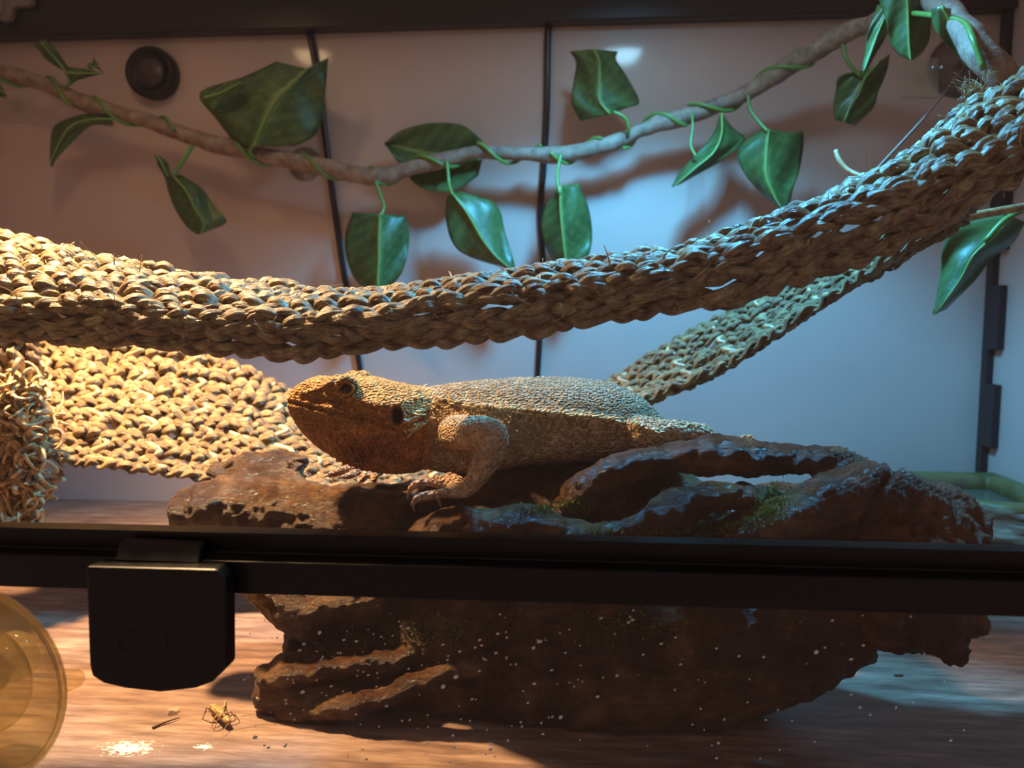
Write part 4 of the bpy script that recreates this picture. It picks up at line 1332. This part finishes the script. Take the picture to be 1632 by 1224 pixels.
leaf([((1398, 8), (1420, 4), (1440, 10)), ((1384, 50), (1398, 55), (1412, 58)), ((1378, 85), (1386, 88), (1394, 90)), ((1373, 112), (1376, 114), (1380, 116))], .70, fold=.008)
leaf([((1484, 14), (1500, 10), (1532, 18)), ((1488, 45), (1520, 42), (1552, 52)), ((1510, 72), (1545, 76), (1572, 92)), ((1540, 105), (1565, 108), (1582, 116)), ((1568, 119), (1575, 120), (1584, 121))], .60, fold=.010)
leaf([((1560, 340), (1612, 344), (1634, 354)), ((1520, 358), (1582, 378), (1616, 386)), ((1502, 400), (1550, 408), (1582, 412)), ((1498, 442), (1528, 448), (1550, 452)), ((1486, 500), (1490, 501), (1508, 493))], .62, fold=.014)
stalk([(1700, 300, .60), (1660, 320, .61), (1630, 335, .615), (1600, 352, .616), (1570, 385, .617)], .0022)

# ------------------------------------------------------------------ cricket on the floor
def on_floor(px, py, z=0.0):
    d = FWD + RIGHT * ((px - CX) / F_PX) + UP * ((CY - py) / F_PX)
    return CAM + d * ((CAM[2] - z) / -d[2])
M_crick = noisy_mat('cricket_shell', [(0.35, (0.12, 0.06, 0.02)), (0.5, (0.34, 0.20, 0.07)), (0.65, (0.52, 0.36, 0.15))], 500, (1, 1, 1), 0.4, 0.2, 0.0004)
M_crick_d = plain('cricket_dark', (0.09, 0.04, 0.02), 0.35)
a0, a1 = on_floor(336, 1124, 0.004), on_floor(366, 1152, 0.004)
ck = thing('cricket', (*((a0 + a1) / 2)[:2], 0.0), 'small brown cricket on the floor in front of the driftwood', 'cricket')
ax = unit(a1 - a0)
Lc = np.linalg.norm(a1 - a0)
sd = unit(np.cross([0, 0, 1.0], ax))
prof = np.array([(0, 0.0006), (0.08, 0.0013), (0.25, 0.0021), (0.5, 0.0025), (0.7, 0.0024), (0.8, 0.0023), (0.86, 0.0020), (0.93, 0.0020), (0.98, 0.0014), (1.0, 0.0005)])
path = np.array([a0 + ax * Lc * t for t, r in prof])
obj('body', tube(path, prof[:, 1], 14), M_crick, ck)
obj('pronotum', tube(np.array([a0 + ax * Lc * t + [0, 0, 0.0003] for t in (0.66, 0.70, 0.78, 0.82)]), [0.0018, 0.00255, 0.0025, 0.0017], 14), M_crick_d, ck)
for s in (-1, 1):
    w0 = a0 + ax * Lc * 0.62 + sd * s * 0.0009 + [0, 0, 0.0022]
    w1 = a0 + ax * Lc * 0.02 + sd * s * 0.0012 + [0, 0, 0.0012]
    obj('wing', tube(np.array([w0 * (1 - t) + w1 * t for t in np.linspace(0, 1, 8)]), [0.0003, 0.0009, 0.0011, 0.0011, 0.001, 0.0009, 0.0006, 0.0002], 8, flat=0.4), M_crick, ck)
    hip = a0 + ax * Lc * 0.5 + sd * s * 0.002
    knee = hip - ax * 0.0048 + sd * s * 0.0035 + [0, 0, 0.0042]
    foot = knee - ax * 0.0035 + sd * s * 0.0018
    foot[2] = 0.0004
    obj('hind_leg', tube(smooth_path([hip, hip * 0.5 + knee * 0.5 + [0, 0, 0.0003], knee, knee * 0.5 + foot * 0.5, foot, foot - ax * 0.002], 26), np.interp(np.linspace(0, 1, 26), [0, 0.2, 0.4, 0.5, 1], [0.0010, 0.0012, 0.0006, 0.0004, 0.00025]), 8), M_crick, ck)
    for t0, out in ((0.78, 0.006), (0.62, 0.0055)):
        hp = a0 + ax * Lc * t0 + sd * s * 0.0018
        kn = hp + sd * s * out * 0.5 + ax * 0.001 + [0, 0, 0.0014]
        ft = hp + sd * s * out + ax * 0.002
        ft[2] = 0.0003
        obj('leg', tube(smooth_path([hp, kn, ft], 14), np.linspace(0.0005, 0.0002, 14), 6), M_crick, ck)
hd_ = a0 + ax * Lc * 0.98
for tgt in ((402, 1139, 0.006), (352, 1175, 0.0006)):
    e = on_floor(*tgt)
    obj('antenna', tube(smooth_path([hd_, (hd_ + e) / 2 + [0, 0, 0.0012], e], 16), np.linspace(0.00028, 0.0001, 16), 5), M_crick, ck)
for s in (-1, 1):
    e = a0 - ax * 0.004 + sd * s * 0.002
    obj('cercus', tube(smooth_path([a0, (a0 + e) / 2, e], 8), np.linspace(0.0004, 0.0001, 8), 5), M_crick, ck)

# bits of dry litter on the floor
M_flake = thin_clear('shed_skin', (0.92, 0.9, 0.86), 0.3, 0.8, 1.4, 0.4, (0.7, 0.6, 0.5))
rng2 = np.random.default_rng(3)
pts = []
cflake = on_floor(276, 1133, 0.001)
for k in range(10):
    a = k * 2 * math.pi / 10
    rr = 0.0042 * rng2.uniform(0.6, 1.15)
    pts.append(cflake + [rr * math.cos(a), rr * 0.9 * math.sin(a), rng2.uniform(0, 0.0022)])
fk = obj('skin_flake', prism(pts, (0, 0, 1), 0.0003), M_flake, smooth=False)
tag(fk, 'thin translucent flake of shed skin on the floor beside the cricket', 'flake')
tw = obj('twig', tube(smooth_path([on_floor(243, 1160, .0008), on_floor(258, 1153, .0010), on_floor(272, 1148, .0012), on_floor(286, 1144, .0009)], 14), np.linspace(0.0008, 0.0003, 14), 6), M_crick_d)
tag(tw, 'tiny dark twig lying on the floor next to the cricket', 'twig')
wb_ = obj('seed_husk', ellipsoid(on_floor(421, 1127, .0007), (0.0013, 0.0017, 0.0007), 12, 8), M_speck)
tag(wb_, 'tiny pale husk on the floor between cricket and driftwood', 'husk')
dk = on_floor(1432, 1076, .0006)
dk_ = obj('bark_chip', ellipsoid(dk, (0.0035, 0.0012, 0.0007), 12, 8), M_crick_d)
tag(dk_, 'dark bark chip on the floor under the torn driftwood end', 'chip')
print('done')
